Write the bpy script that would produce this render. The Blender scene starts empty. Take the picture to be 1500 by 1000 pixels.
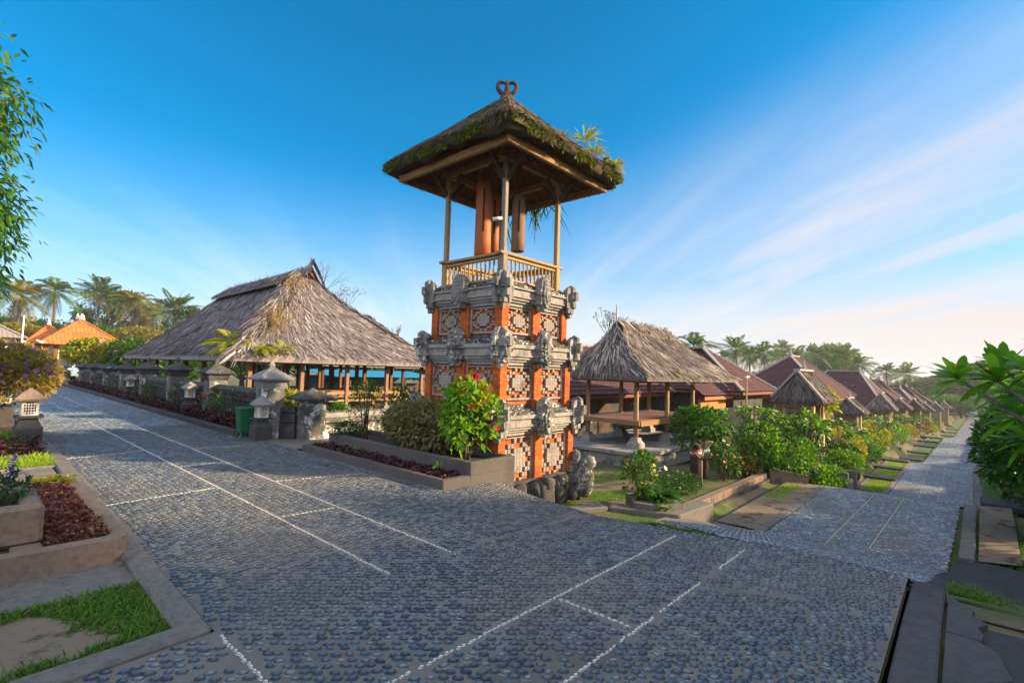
import bpy, math, random
import numpy as np
from mathutils import Matrix, Vector
R = math.radians
sc = bpy.context.scene
# ---------------------------------------------------------------- camera
cam_d = bpy.data.cameras.new("camera")
cam_d.sensor_width = 36.0
cam_d.lens = 735.0 / 1500.0 * 36.0
cam_d.clip_start = 0.05
cam_d.clip_end = 6000
cam = bpy.data.objects.new("camera", cam_d)
sc.collection.objects.link(cam)
# +X runs down the right-hand street, +Y along the left-hand street
cam.matrix_world = Matrix(((0.668224, -0.063462, -0.741248, 0), (-0.743345, -0.016458, -0.668706, 0),
                           (0.030238, 0.997849, -0.058172, 1.6), (0, 0, 0, 1)))
sc.camera = cam
# ---------------------------------------------------------------- light
SUN_EL, SUN_ROT = R(20), math.atan2(0.65, -0.76)
world = bpy.data.worlds.new("World")
sc.world = world
world.use_nodes = True
wn, wl = world.node_tree.nodes, world.node_tree.links
wn.clear()
def wnode(t, **k):
    n = wn.new(t)
    for a, b in k.items(): setattr(n, a, b)
    return n
sky = wnode('ShaderNodeTexSky', sky_type='NISHITA', sun_disc=False, sun_elevation=SUN_EL, sun_rotation=SUN_ROT,
            altitude=600, air_density=1.0, dust_density=1.2, ozone_density=3.0)
hsv = wnode('ShaderNodeHueSaturation'); hsv.inputs['Saturation'].default_value = 1.3; hsv.inputs['Value'].default_value = 1.0
hsv.inputs['Hue'].default_value = 0.478
tint = wnode('ShaderNodeMix', data_type='RGBA', blend_type='MULTIPLY'); tint.inputs[0].default_value = 1.0; tint.inputs[7].default_value = (0.03, 0.5, 0.94, 1)
wl.new(sky.outputs[0], tint.inputs[6]); wl.new(tint.outputs[2], hsv.inputs['Color'])
# thin cirrus: noise stretched over a plane high above (direction divided by its height)
tc = wnode('ShaderNodeTexCoord'); sep = wnode('ShaderNodeSeparateXYZ'); wl.new(tc.outputs['Generated'], sep.inputs[0])
def wmath(op, a, b=None, c=None, clamp=False):
    n = wnode('ShaderNodeMath', operation=op, use_clamp=clamp)
    for i, x in enumerate((a, b, c)):
        if x is None: continue
        if isinstance(x, (int, float)): n.inputs[i].default_value = x
        else: wl.new(x, n.inputs[i])
    return n.outputs[0]
zz = wmath('MAXIMUM', sep.outputs[2], 0.0)
den = wmath('ADD', zz, 0.12)
px = wmath('DIVIDE', sep.outputs[0], den); py = wmath('DIVIDE', sep.outputs[1], den)
ang = R(50)   # streaks run along this bearing
ca, sa = math.cos(ang), math.sin(ang)
al = wmath('ADD', wmath('MULTIPLY', px, ca), wmath('MULTIPLY', py, sa))
ac = wmath('ADD', wmath('MULTIPLY', px, -sa), wmath('MULTIPLY', py, ca))
cmb = wnode('ShaderNodeCombineXYZ'); wl.new(wmath('MULTIPLY', al, 0.42), cmb.inputs[0]); wl.new(wmath('MULTIPLY', ac, 2.6), cmb.inputs[1])
nz = wnode('ShaderNodeTexNoise'); nz.inputs['Scale'].default_value = 1.0; nz.inputs['Detail'].default_value = 9; nz.inputs['Roughness'].default_value = 0.62; nz.inputs['Distortion'].default_value = 0.5
wl.new(cmb.outputs[0], nz.inputs['Vector'])
cmb2 = wnode('ShaderNodeCombineXYZ'); wl.new(wmath('MULTIPLY', al, 0.12), cmb2.inputs[0]); wl.new(wmath('MULTIPLY', ac, 0.3), cmb2.inputs[1]); cmb2.inputs[2].default_value = 3.7
nz2 = wnode('ShaderNodeTexNoise'); nz2.inputs['Scale'].default_value = 1.0; nz2.inputs['Detail'].default_value = 3
wl.new(cmb2.outputs[0], nz2.inputs['Vector'])
streak = wmath('MULTIPLY', wmath('SUBTRACT', nz.outputs['Fac'], 0.42), 2.6, clamp=True)
# cirrus lies over the +X side of the sky (towards the sun)
rt_ = wmath('SUBTRACT', wmath('MULTIPLY', sep.outputs[0], 0.668), wmath('MULTIPLY', sep.outputs[1], 0.743))
side = wmath('MULTIPLY', wmath('ADD', wmath('SUBTRACT', rt_, wmath('MULTIPLY', zz, 2.5)), 0.92), 1.2, clamp=True)
side2 = wmath('MULTIPLY', wmath('MULTIPLY', side, side), wmath('SUBTRACT', 3.0, wmath('MULTIPLY', side, 2.0)))
veil = wmath('MULTIPLY', side2, wmath('ADD', wmath('MULTIPLY', streak, 0.5), wmath('MULTIPLY', nz2.outputs['Fac'], 0.85)), clamp=True)
# low bank of thin cloud near the horizon all round
low = wmath('SUBTRACT', 1.36, wmath('MULTIPLY', zz, 3.5), clamp=True); low = wmath('MULTIPLY', low, low)
warm = wmath('MULTIPLY', wmath('ADD', rt_, 0.35), 0.9, clamp=True)
lowc = wmath('MULTIPLY', low, wmath('ADD', wmath('ADD', 0.62, wmath('MULTIPLY', warm, 0.35)), wmath('MULTIPLY', streak, 0.4)), clamp=True)
# bright cloud veil added behind the viewer, unseen, to lift the shade
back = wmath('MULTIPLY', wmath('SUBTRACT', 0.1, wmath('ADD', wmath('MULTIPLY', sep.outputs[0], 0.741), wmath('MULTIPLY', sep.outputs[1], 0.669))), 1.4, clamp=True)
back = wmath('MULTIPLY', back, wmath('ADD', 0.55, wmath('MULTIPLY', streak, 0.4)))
# unseen bright cloud added overhead to raise the ambient light
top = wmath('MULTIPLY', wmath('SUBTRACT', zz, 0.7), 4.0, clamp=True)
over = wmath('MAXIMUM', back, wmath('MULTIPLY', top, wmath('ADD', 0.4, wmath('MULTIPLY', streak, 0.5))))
fac = wmath('MULTIPLY', wmath('MAXIMUM', veil, lowc), 0.95, clamp=True)
mixc = wnode('ShaderNodeMix', data_type='RGBA'); wl.new(fac, mixc.inputs[0]); wl.new(hsv.outputs[0], mixc.inputs[6])
cc_ = wnode('ShaderNodeMix', data_type='RGBA'); wl.new(warm, cc_.inputs[0]); cc_.inputs[6].default_value = (3.7, 4.05, 4.35, 1); cc_.inputs[7].default_value = (3.75, 3.2, 3.0, 1); wl.new(cc_.outputs[2], mixc.inputs[7])
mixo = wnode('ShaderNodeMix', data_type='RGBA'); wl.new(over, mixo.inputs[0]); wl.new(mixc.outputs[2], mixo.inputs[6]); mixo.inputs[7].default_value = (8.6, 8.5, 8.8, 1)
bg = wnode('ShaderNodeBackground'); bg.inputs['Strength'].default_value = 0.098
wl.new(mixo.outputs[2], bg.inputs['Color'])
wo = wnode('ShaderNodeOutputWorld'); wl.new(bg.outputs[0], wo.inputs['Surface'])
sun_d = bpy.data.lights.new("sun", 'SUN'); sun_d.energy = 5.0; sun_d.angle = R(2.0); sun_d.color = (1.0, 0.74, 0.42)
sun = bpy.data.objects.new("sun", sun_d); sc.collection.objects.link(sun)
SD = Vector((math.sin(SUN_ROT) * math.cos(SUN_EL), math.cos(SUN_ROT) * math.cos(SUN_EL), math.sin(SUN_EL)))
sun.rotation_euler = SD.to_track_quat('Z', 'Y').to_euler(); sun.location = (20, -25, 20)
sc.view_settings.view_transform = 'Standard'; sc.view_settings.look = 'None'
sc.view_settings.exposure = 1.4; sc.view_settings.gamma = 1.0
sc.cycles.max_bounces = 6; sc.cycles.diffuse_bounces = 3; sc.cycles.glossy_bounces = 2
sc.cycles.transmission_bounces = 3; sc.cycles.transparent_max_bounces = 4
sc.cycles.use_denoising = True

# ---------------------------------------------------------------- mesh kit
rng = np.random.default_rng(7)
A = np.array
def nrm(v):
    v = np.asarray(v, float); return v / (np.linalg.norm(v, axis=-1, keepdims=True) + 1e-12)
class MB:
    """collects vertices and faces, links them as ONE mesh object"""
    def __init__(s): s.V = []; s.T = []; s.L = []; s.MI = []; s.n = 0; s.SM = []
    def add(s, V, F, m=0, sm=False):
        V = np.asarray(V, float).reshape(-1, 3)
        if isinstance(F, np.ndarray):
            k = F.shape[1]; s.T.append(np.full(len(F), k, np.int32)); s.L.append((F + s.n).astype(np.int32).ravel()); nf = len(F)
        else:
            s.T.append(A([len(f) for f in F], np.int32)); s.L.append(A([i for f in F for i in f], np.int32) + s.n); nf = len(F)
        s.V.append(V); s.n += len(V); s.MI.append(np.full(nf, m, np.int32)); s.SM.append(np.full(nf, sm, bool)); return s
    def build(s, name, mats, parent=None, at=None):
        V = np.concatenate(s.V); T = np.concatenate(s.T); L = np.concatenate(s.L)
        o = np.zeros(3)
        if parent is not None:
            r = parent
            while r.parent is not None: r = r.parent
            o = A(r.location)
        elif at is not None: o = A(at, float)
        me = bpy.data.meshes.new(name)
        me.vertices.add(len(V)); me.vertices.foreach_set('co', (V - o).astype(np.float32).ravel())
        me.loops.add(len(L)); me.loops.foreach_set('vertex_index', L)
        me.polygons.add(len(T)); me.polygons.foreach_set('loop_start', np.concatenate(([0], np.cumsum(T)[:-1])).astype(np.int32))
        me.polygons.foreach_set('loop_total', T); me.polygons.foreach_set('material_index', np.concatenate(s.MI))
        me.polygons.foreach_set('use_smooth', np.concatenate(s.SM))
        me.update(calc_edges=True); me.validate()
        for m in (mats if isinstance(mats, (list, tuple)) else [mats]): me.materials.append(m)
        ob = bpy.data.objects.new(name, me); sc.collection.objects.link(ob)
        if parent is not None: ob.parent = parent
        elif at is not None: ob.location = at
        return ob
    # ---- shapes
    def box(s, c, d, rz=0, bv=0.0, m=0, R3=None):
        hx, hy, hz = A(d) / 2.0
        if bv <= 0:
            V = A([[x, y, z] for x in (-hx, hx) for y in (-hy, hy) for z in (-hz, hz)])
            F = [(0, 1, 3, 2), (4, 6, 7, 5), (0, 4, 5, 1), (2, 3, 7, 6), (0, 2, 6, 4), (1, 5, 7, 3)]
        else:
            b = min(bv, hx * .9, hy * .9, hz * .9); V = []; idx = {}
            for ix, sx in enumerate((-1, 1)):
                for iy, sy in enumerate((-1, 1)):
                    for iz, sz in enumerate((-1, 1)):
                        for ax in range(3):
                            p = [sx * (hx - b), sy * (hy - b), sz * (hz - b)]; p[ax] = (sx, sy, sz)[ax] * (hx, hy, hz)[ax]
                            idx[ix, iy, iz, ax] = len(V); V.append(p)
            F = []
            for ax in range(3):
                o1, o2 = [a for a in range(3) if a != ax]
                for sd in (0, 1):
                    q = []
                    for a, b2 in ((0, 0), (1, 0), (1, 1), (0, 1)):
                        k = [0, 0, 0]; k[ax] = sd; k[o1] = a; k[o2] = b2; q.append(idx[(*k, ax)])
                    F.append(q if (sd == 1) ^ (ax == 1) else q[::-1])
                for a in (0, 1):
                    for b2 in (0, 1):
                        q = []
                        for e in (0, 1):
                            k = [0, 0, 0]; k[ax] = e; k[o1] = a; k[o2] = b2
                            q.append((idx[(*k, o1)], idx[(*k, o2)]))
                        F.append((q[0][0], q[1][0], q[1][1], q[0][1]))
            for ix in (0, 1):
                for iy in (0, 1):
                    for iz in (0, 1): F.append([idx[ix, iy, iz, a] for a in range(3)])
            V = A(V)
        if R3 is not None: V = V @ np.asarray(R3).T
        if rz: V = V @ rotz(rz).T
        return s.add(V + A(c), F, m)
    def bar(s, p0, p1, w, h, m=0, bv=0.0):
        p0, p1 = A(p0, float), A(p1, float); x = nrm(p1 - p0); up = A([0, 0, 1.]) if abs(x[2]) < .95 else A([0, 1., 0])
        y = nrm(np.cross(up, x)); z = np.cross(x, y)
        return s.box((p0 + p1) / 2, (np.linalg.norm(p1 - p0), w, h), R3=np.stack([x, y, z], 1), bv=bv, m=m)
    def sq(s, cx, cy, prof, m=0, rz=0):
        """square 'lathe': prof = [(half_x, half_y, z) or (half, z)] from the bottom up"""
        V = []; F = []
        for q in prof:
            hx, hy, z = q if len(q) == 3 else (q[0], q[0], q[1])
            V += [(-hx, -hy, z), (hx, -hy, z), (hx, hy, z), (-hx, hy, z)]
        n = len(prof)
        for i in range(n - 1):
            for k in range(4): F.append((i * 4 + k, i * 4 + (k + 1) % 4, i * 4 + 4 + (k + 1) % 4, i * 4 + 4 + k))
        F.append((3, 2, 1, 0)); F.append(tuple((n - 1) * 4 + k for k in range(4)))
        V = A(V, float)
        if rz: V = V @ rotz(rz).T
        return s.add(V + A([cx, cy, 0]), F, m)
    def lathe(s, c, prof, n=12, m=0, sm=True):
        a = np.linspace(0, 2 * np.pi, n, endpoint=False); V = []; F = []
        for r, z in prof: V += [(r * math.cos(t), r * math.sin(t), z) for t in a]
        for i in range(len(prof) - 1):
            for k in range(n): F.append((i * n + k, i * n + (k + 1) % n, i * n + n + (k + 1) % n, i * n + n + k))
        F.append(tuple(range(n))[::-1]); F.append(tuple((len(prof) - 1) * n + k for k in range(n)))
        return s.add(A(V) + A(c), F, m, sm)
    def tube(s, P, rad, n=8, m=0, sm=True):
        P = A(P, float); k = len(P); rad = np.broadcast_to(A(rad, float), (k,)) if np.ndim(rad) == 0 else A(rad, float)
        T = np.gradient(P, axis=0); T = nrm(T); V = []
        u = np.cross(T[0], [0.31, 0.2, 0.93]);
        if np.linalg.norm(u) < .1: u = np.cross(T[0], [1, 0, 0])
        u = nrm(u); a = np.linspace(0, 2 * np.pi, n, endpoint=False)
        for i in range(k):
            u = nrm(u - T[i] * (u @ T[i])); w = np.cross(T[i], u)
            V.append(P[i] + rad[i] * (np.cos(a)[:, None] * u + np.sin(a)[:, None] * w))
        F = [(i * n + j, i * n + (j + 1) % n, i * n + n + (j + 1) % n, i * n + n + j) for i in range(k - 1) for j in range(n)]
        F.append(tuple(range(n))[::-1]); F.append(tuple((k - 1) * n + j for j in range(n)))
        return s.add(np.concatenate(V), F, m, sm)
    def prism(s, poly, z0, z1, m=0):
        """flat polygon (x,y) raised from z0 to z1"""
        n = len(poly); V = [(x, y, z0) for x, y in poly] + [(x, y, z1) for x, y in poly]
        F = [tuple(range(n))[::-1], tuple(range(n, 2 * n))] + [(i, (i + 1) % n, n + (i + 1) % n, n + i) for i in range(n)]
        return s.add(V, F, m)
    def extr(s, out, o, u, w, d, t, m=0, rough=0.0, seed=0):
        """outline out [(a,b)] in the plane (u,w) at o, pushed along d by t"""
        o, u, w, d = A(o, float), nrm(u), nrm(w), nrm(d); n = len(out)
        f = A([o + u * a + w * b for a, b in out]); V = np.concatenate([f, f + d * t])
        if rough: V = V + np.random.default_rng(seed).normal(0, rough, V.shape)
        F = [tuple(range(n)), tuple(range(n, 2 * n))[::-1]] + [(i, n + i, n + (i + 1) % n, (i + 1) % n) for i in range(n)]
        return s.add(V, F, m)
    def lump(s, c, d, seed=0, rz=0, tilt=0, p=3.0, rough=.12, m=0, n=22):
        """rounded weathered block: superellipsoid pushed about by noise"""
        g = np.random.default_rng(seed); th = np.linspace(0, 2 * np.pi, n, endpoint=False); ph = np.linspace(-np.pi / 2, np.pi / 2, n // 2 + 2)
        V = []
        for q in ph:
            for t in th: V.append((math.cos(q) * math.cos(t), math.cos(q) * math.sin(t), math.sin(q)))
        V = A(V); k = (np.abs(V) ** p).sum(1) ** (-1 / p); V = V * k[:, None]
        w = g.normal(0, 1, (6, 3)) * 2.2; f = g.uniform(0, 6, 6)
        w2 = g.normal(0, 1, (5, 3)) * 6.5; V = V * (1 + rough * np.sin(V @ w.T + f).mean(1) * 2 + rough * .45 * np.sign(np.sin(V @ w2.T + f[:5]).sum(1)) * .5)[:, None]
        V = V * A(d) / 2
        if tilt:
            c_, s_ = math.cos(tilt), math.sin(tilt); V = V @ A([[c_, 0, s_], [0, 1, 0], [-s_, 0, c_]]).T
        if rz: V = V @ rotz(rz).T
        r_ = len(ph); F = A([(i * n + j, i * n + (j + 1) % n, i * n + n + (j + 1) % n, i * n + n + j) for i in range(r_ - 1) for j in range(n)])
        return s.add(V + A(c), F, m, True)
    def rib(s, P, D, S, Ln, W, droop=0.0, prof=((0, .2), (.35, 1), (.7, .75), (1, .02)), m=0, grav=(0, 0, -1.), fold=0.0):
        """N ribbon leaves: P base, D direction, S side vector, Ln length, W width"""
        P, D, S = (np.asarray(x, float).reshape(-1, 3) for x in (P, D, S)); n = len(P); K = len(prof)
        D = nrm(D) * np.ones((n, 1)); S = nrm(S) * np.ones((n, 1)); Ln = np.broadcast_to(A(Ln, float), (n,))[:, None]; W = np.broadcast_to(A(W, float), (n,))[:, None]
        dr = np.broadcast_to(A(droop, float), (n,))[:, None]; g = A(grav); V = np.zeros((n, K, 2, 3))
        for i, (t, w) in enumerate(prof):
            c = P + D * Ln * t + g * (dr * Ln * t * t)
            V[:, i, 0] = c - S * W * w / 2; V[:, i, 1] = c + S * W * w / 2
        b = (np.arange(n) * K * 2)[:, None]
        F = np.concatenate([b + A([[2 * i, 2 * i + 1, 2 * i + 3, 2 * i + 2]]) for i in range(K - 1)], 0)
        return s.add(V.reshape(-1, 3), F, m)
def rotz(a):
    c, s = math.cos(a), math.sin(a); return A([[c, -s, 0], [s, c, 0], [0, 0, 1.]])
def rdirs(n, g=None, zmin=-1, zmax=1):
    g = g or rng; z = g.uniform(zmin, zmax, n); a = g.uniform(0, 2 * np.pi, n); r = np.sqrt(1 - z * z)
    return np.stack([r * np.cos(a), r * np.sin(a), z], 1)
def sides(D, g=None, tw=.6):
    """side vectors, roughly level, for leaves pointing along D"""
    g = g or rng; up = A([0, 0, 1.]) + g.normal(0, tw, D.shape); return nrm(np.cross(D, up))
def tag(o, label=None, cat=None, group=None, kind=None):
    if label: o['label'] = label
    if cat: o['category'] = cat
    if group: o['group'] = group
    if kind: o['kind'] = kind
    return o
def thing(name, loc, label, cat, group=None):
    o = bpy.data.objects.new(name, None); sc.collection.objects.link(o); o.location = loc; o.empty_display_size = .2
    return tag(o, label, cat, group)
KIDS = {}
def copy_tree(o, loc=None, rz=None, sc_=None, label=None, parent=None):
    c = o.copy(); sc.collection.objects.link(c)
    if parent is not None: c.parent = parent
    for ch in list(o.children): copy_tree(ch, parent=c)
    if loc is not None: c.location = loc
    if rz is not None: c.rotation_euler = (0, 0, rz)
    if sc_ is not None: c.scale = (sc_,) * 3 if np.isscalar(sc_) else sc_
    if label: c['label'] = label
    return c
# ---------------------------------------------------------------- material kit
class NT:
    def __init__(s, name):
        s.m = bpy.data.materials.new(name); s.m.use_nodes = True; s.t = s.m.node_tree; s.t.nodes.clear()
        s.out = s.t.nodes.new('ShaderNodeOutputMaterial')
    def n(s, t, ins=None, **k):
        x = s.t.nodes.new(t)
        for a, b in k.items(): setattr(x, a, b)
        for a, b in (ins or {}).items(): s.set(x.inputs[a], b)
        return x
    def set(s, sock, v):
        if isinstance(v, bpy.types.NodeSocket): s.t.links.new(v, sock)
        elif isinstance(v, tuple) and len(v) == 3 and sock.type == 'RGBA': sock.default_value = (*v, 1)
        else: sock.default_value = v
    def noise(s, scale, det=4, rough=.55, vec=None, dist=0.0):
        x = s.n('ShaderNodeTexNoise', {'Scale': scale, 'Detail': det, 'Roughness': rough, 'Distortion': dist}); s.set(x.inputs['Vector'], vec if vec is not None else s.pos()); return x.outputs['Fac']
    def pos(s, sc_=None):
        g = s.n('ShaderNodeNewGeometry').outputs['Position']
        if sc_ is None: return g
        return s.n('ShaderNodeVectorMath', {0: g, 1: sc_}, operation='MULTIPLY').outputs[0]
    def obj(s, sc_=None):
        g = s.n('ShaderNodeTexCoord').outputs['Object']
        if sc_ is None: return g
        return s.n('ShaderNodeVectorMath', {0: g, 1: sc_}, operation='MULTIPLY').outputs[0]
    def ramp(s, f, stops, interp='LINEAR'):
        x = s.n('ShaderNodeValToRGB', {'Fac': f}); x.color_ramp.interpolation = interp; e = x.color_ramp.elements
        while len(e) < len(stops): e.new(.5)
        for q, (p, c) in zip(e, stops): q.position = p; q.color = (*c, 1) if len(c) == 3 else c
        return x.outputs['Color']
    def mix(s, f, a, b, mode='MIX'):
        x = s.n('ShaderNodeMix', data_type='RGBA', blend_type=mode); s.set(x.inputs[0], f); s.set(x.inputs[6], a); s.set(x.inputs[7], b); return x.outputs[2]
    def math(s, op, a, b=0.0, clamp=False):
        return s.n('ShaderNodeMath', {0: a, 1: b}, operation=op, use_clamp=clamp).outputs[0]
    def mask(s, f, lo, hi):
        return s.n('ShaderNodeMapRange', {'Value': f, 'From Min': lo, 'From Max': hi}).outputs[0]
    def bump(s, h, st=.5, dist=.02, nrm_=None):
        x = s.n('ShaderNodeBump', {'Height': h, 'Strength': st, 'Distance': dist})
        if nrm_ is not None: s.set(x.inputs['Normal'], nrm_)
        return x.outputs[0]
    def rnd(s): return s.n('ShaderNodeNewGeometry').outputs['Random Per Island']
    def done(s, col, rough=.8, normal=None, spec=.3, metal=0.0, trans=0.0, tcol=None, emit=None):
        p = s.n('ShaderNodeBsdfPrincipled', {'Base Color': col, 'Roughness': rough, 'Metallic': metal, 'Specular IOR Level': spec})
        if normal is not None: s.set(p.inputs['Normal'], normal)
        o = p.outputs[0]
        if trans:
            t = s.n('ShaderNodeBsdfTranslucent', {'Color': tcol if tcol is not None else col}); x = s.n('ShaderNodeMixShader', {0: trans, 1: o, 2: t.outputs[0]}); o = x.outputs[0]
        s.t.links.new(o, s.out.inputs['Surface']); return s.m
MC = {}
def m_plain(name, col, rough=.7, var=.25, scale=6.0, bump=.2, spec=.3, metal=0.0):
    t = NT(name); f = t.noise(scale, 6); c = t.mix(f, tuple(x * (1 - var) for x in col), tuple(min(1, x * (1 + var)) for x in col))
    return t.done(c, rough, t.bump(t.noise(scale * 6, 4), bump, .01), spec, metal)
def m_leaf(name, cols, trans=.35, rough=.5, tint=(1.5, 1.6, .5)):
    t = NT(name); st = [(i / max(1, len(cols) - 1), c) for i, c in enumerate(cols)]
    c = t.ramp(t.rnd(), st); tc = t.mix(1.0, c, tint, 'MULTIPLY')
    return t.done(c, rough, None, .25, 0, trans, tc)
def m_stone(name, c1, c2, lichen=.0, mould=.0, scale=3.0, bump=.6, lcol=(.62, .6, .56), mcol=(.025, .025, .028)):
    t = NT(name); c = t.mix(t.noise(scale, 8, .65), c1, c2)
    c = t.mix(t.mask(t.noise(scale * 9, 4), .45, .75), c, t.mix(.4, c, (.02, .02, .02)))
    if mould:
        c = t.mix(t.math('MULTIPLY', t.mask(t.noise(scale * .8, 9, .7), .62 - mould * .35, .75 - mould * .2), .85), c, mcol)
    if lichen:
        v = t.noise(scale * 2.3, 10, .72); c = t.mix(t.mask(v, .66 - lichen * .25, .7 - lichen * .2), c, lcol)
    return t.done(c, .9, t.bump(t.noise(scale * 8, 8, .7), bump, .02), .2)
# ---------------------------------------------------------------- materials
STONE = m_stone("grey_stone", (.165, .16, .156), (.29, .275, .265), lichen=.25, mould=.35)
STONE_D = m_stone("dark_mossy_stone", (.045, .045, .047), (.12, .118, .115), lichen=.14, mould=.6)
STONE_W = m_stone("lichen_stone", (.17, .163, .158), (.32, .3, .285), lichen=.5, mould=.6, scale=6, lcol=(.52, .5, .47))
STONE_L = m_stone("pale_stone", (.23, .215, .208), (.38, .352, .335), lichen=.1, mould=.3)
CARVE = m_stone("panel_stone", (.23, .2, .185), (.36, .315, .295), mould=.25)
PILLAR = m_stone("grey_rendered_stone", (.12, .115, .11), (.23, .215, .2), lichen=.42, mould=.45, scale=1.6)
CONC = m_stone("concrete", (.11, .1, .093), (.19, .172, .157), mould=.2, scale=2.2, bump=.35)
CONC_D = m_stone("dark_rendered_kerb", (.045, .042, .046), (.085, .08, .082), mould=.15, scale=3, bump=.3)
CONC_R = m_stone("warm_concrete", (.15, .105, .08), (.25, .18, .14), mould=.2, scale=2.4, bump=.35)
def _brick():
    t = NT("orange_brick"); p = t.obj()
    b = t.n('ShaderNodeTexBrick', {'Vector': t.n('ShaderNodeVectorMath', {0: p, 1: (1, 1, 1)}, operation='MULTIPLY').outputs[0], 'Scale': 1.0, 'Mortar Size': .003, 'Brick Width': .3, 'Row Height': .055,
        'Color1': (.36, .07, .014, 1), 'Color2': (.52, .13, .025, 1), 'Mortar': (.24, .07, .03, 1)}, offset=.5)
    s = t.n('ShaderNodeSeparateXYZ', {0: t.pos()}); cv = t.n('ShaderNodeCombineXYZ', {0: t.math('ADD', s.outputs[0], s.outputs[1]), 1: s.outputs[2]})
    t.set(b.inputs['Vector'], cv.outputs[0])
    c = t.mix(t.math('MULTIPLY', t.mask(t.noise(2.6, 9, .75), .47, .66), .75), b.outputs['Color'], (.09, .04, .028))
    c = t.mix(t.math('MULTIPLY', t.mask(t.noise(7, 8, .75), .64, .7), .5), c, (.5, .36, .28))
    return t.done(c, .85, t.bump(b.outputs['Fac'], -.2, .003, t.bump(t.noise(40, 4), .3, .006)), .2)
BRICK = _brick()
def _wood(name, c1, c2, sc_=(3, 3, .4), rough=.75):
    t = NT(name); c = t.mix(t.noise(6, 6, .6, t.pos(sc_)), c1, c2); c = t.mix(t.mask(t.noise(14, 5, .7, t.pos(sc_)), .5, .7), c, t.mix(.6, c, (.02, .015, .01)))
    return t.done(c, rough, t.bump(t.noise(22, 5, .6, t.pos(sc_)), .4, .01), .25)
WOOD = _wood("weathered_wood", (.24, .145, .06), (.42, .28, .13))
WOOD_G = _wood("grey_wood", (.14, .12, .1), (.3, .25, .2))
WOOD_D = _wood("dark_wood", (.045, .026, .018), (.1, .055, .035))
WOOD_R = _wood("red_brown_wood", (.15, .045, .02), (.27, .085, .035))
WOOD_H = _wood("horizontal_wood", (.19, .095, .035), (.34, .19, .07), (.4, 3, 3))
BELLW = _wood("bell_wood", (.3, .075, .025), (.45, .14, .045), (4, 4, .3), .55)
BELLW2 = _wood("old_bell_wood", (.15, .08, .05), (.3, .17, .1), (6, 6, .8), .8)
MAT_UNDER = _wood("woven_underside", (.13, .055, .035), (.22, .1, .06), (3, 3, 3))
def _thatch(name, cols, moss=0.0, mcol=(.05, .085, .012)):
    t = NT(name); c = t.ramp(t.rnd(), [(i / (len(cols) - 1), q) for i, q in enumerate(cols)])
    c = t.mix(t.mask(t.noise(1.1, 6, .6), .42, .72), c, t.mix(.3, c, (.03, .025, .022)))
    if moss: c = t.mix(t.math('MULTIPLY', t.mask(t.noise(1.6, 8, .7), .62 - moss * .3, .74 - moss * .3), .85), c, mcol)
    return t.done(c, .95, t.bump(t.noise(30, 4), .4, .02), .1)
THATCH = _thatch("palm_thatch", [(.042, .034, .037), (.18, .152, .158), (.31, .268, .275), (.108, .087, .088), (.56, .505, .51)])
THATCH_B = _thatch("bleached_thatch", [(.035, .027, .025), (.15, .12, .105), (.33, .285, .27), (.085, .06, .042), (.62, .57, .55)], .12, (.13, .075, .02))
THATCH_M = _thatch("mossy_thatch", [(.035, .028, .024), (.1, .075, .06), (.2, .15, .11), (.07, .05, .035)], .38, (.055, .07, .012))
def _tile(name, c1, c2, spots=.5):
    t = NT(name); c = t.mix(t.noise(9, 5, .7), c1, c2); c = t.mix(t.math('MULTIPLY', t.mask(t.noise(1.4, 6, .65), .45, .7), .6), c, (.045, .035, .035))
    c = t.mix(t.math('MULTIPLY', t.mask(t.noise(3.6, 8, .85), .6, .66), spots), c, (.55, .5, .47))
    return t.done(c, .85, t.bump(t.noise(25, 4), .4, .02), .2)
TILE = _tile("old_clay_tile", (.066, .026, .03), (.115, .05, .055), .85)
TILE_O = _tile("orange_clay_tile", (.52, .13, .035), (.66, .2, .05), .1)
TILE_G = m_plain("grey_ridge_mortar", (.3, .26, .24), .9, .35, 5, .5)
PLASTER = m_stone("ochre_plaster", (.17, .115, .07), (.29, .2, .12), mould=.15, scale=1.5, bump=.2)
PLASTER_W = m_stone("white_plaster", (.62, .58, .5), (.72, .68, .6), mould=.1, scale=1.5, bump=.2)
BLACKWALL = m_stone("black_stained_wall", (.008, .01, .011), (.022, .026, .025), lichen=.04, mould=.3, scale=2.5, lcol=(.2, .24, .22))
SOIL = m_plain("dark_soil", (.055, .036, .026), .95, .45, 9, .8)
def _earth():
    t = NT("bare_earth"); c = t.mix(t.noise(1.3, 8, .65), (.13, .095, .07), (.25, .195, .15)); c = t.mix(t.mask(t.noise(2.6, 6, .7), .52, .62), c, (.07, .05, .036))
    return t.done(c, .95, t.bump(t.noise(24, 8, .7), .6, .02), .15)
EARTH = _earth()
def _ground():
    t = NT("ground_cover"); c = t.mix(t.noise(.8, 8, .65), (.1, .075, .05), (.2, .15, .105)); c = t.mix(t.mask(t.noise(.5, 8, .7), .45, .58), c, t.mix(t.noise(12, 4), (.035, .075, .012), (.07, .12, .02)))
    return t.done(c, .95, t.bump(t.noise(14, 8, .7), .7, .03), .15)
GROUND = _ground()
LAWN = m_plain("turf", (.045, .095, .014), .95, .4, 8, .7)
def _mortar():
    t = NT("pebble_mortar"); c = t.mix(t.noise(3, 8, .7), (.11, .1, .09), (.2, .18, .16)); c = t.mix(t.mask(t.noise(.9, 6, .6), .5, .68), c, t.mix(.5, c, (.05, .045, .04)))
    return t.done(c, .9, t.bump(t.noise(60, 6, .7), .5, .006), .25)
MORTAR = _mortar()
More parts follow.
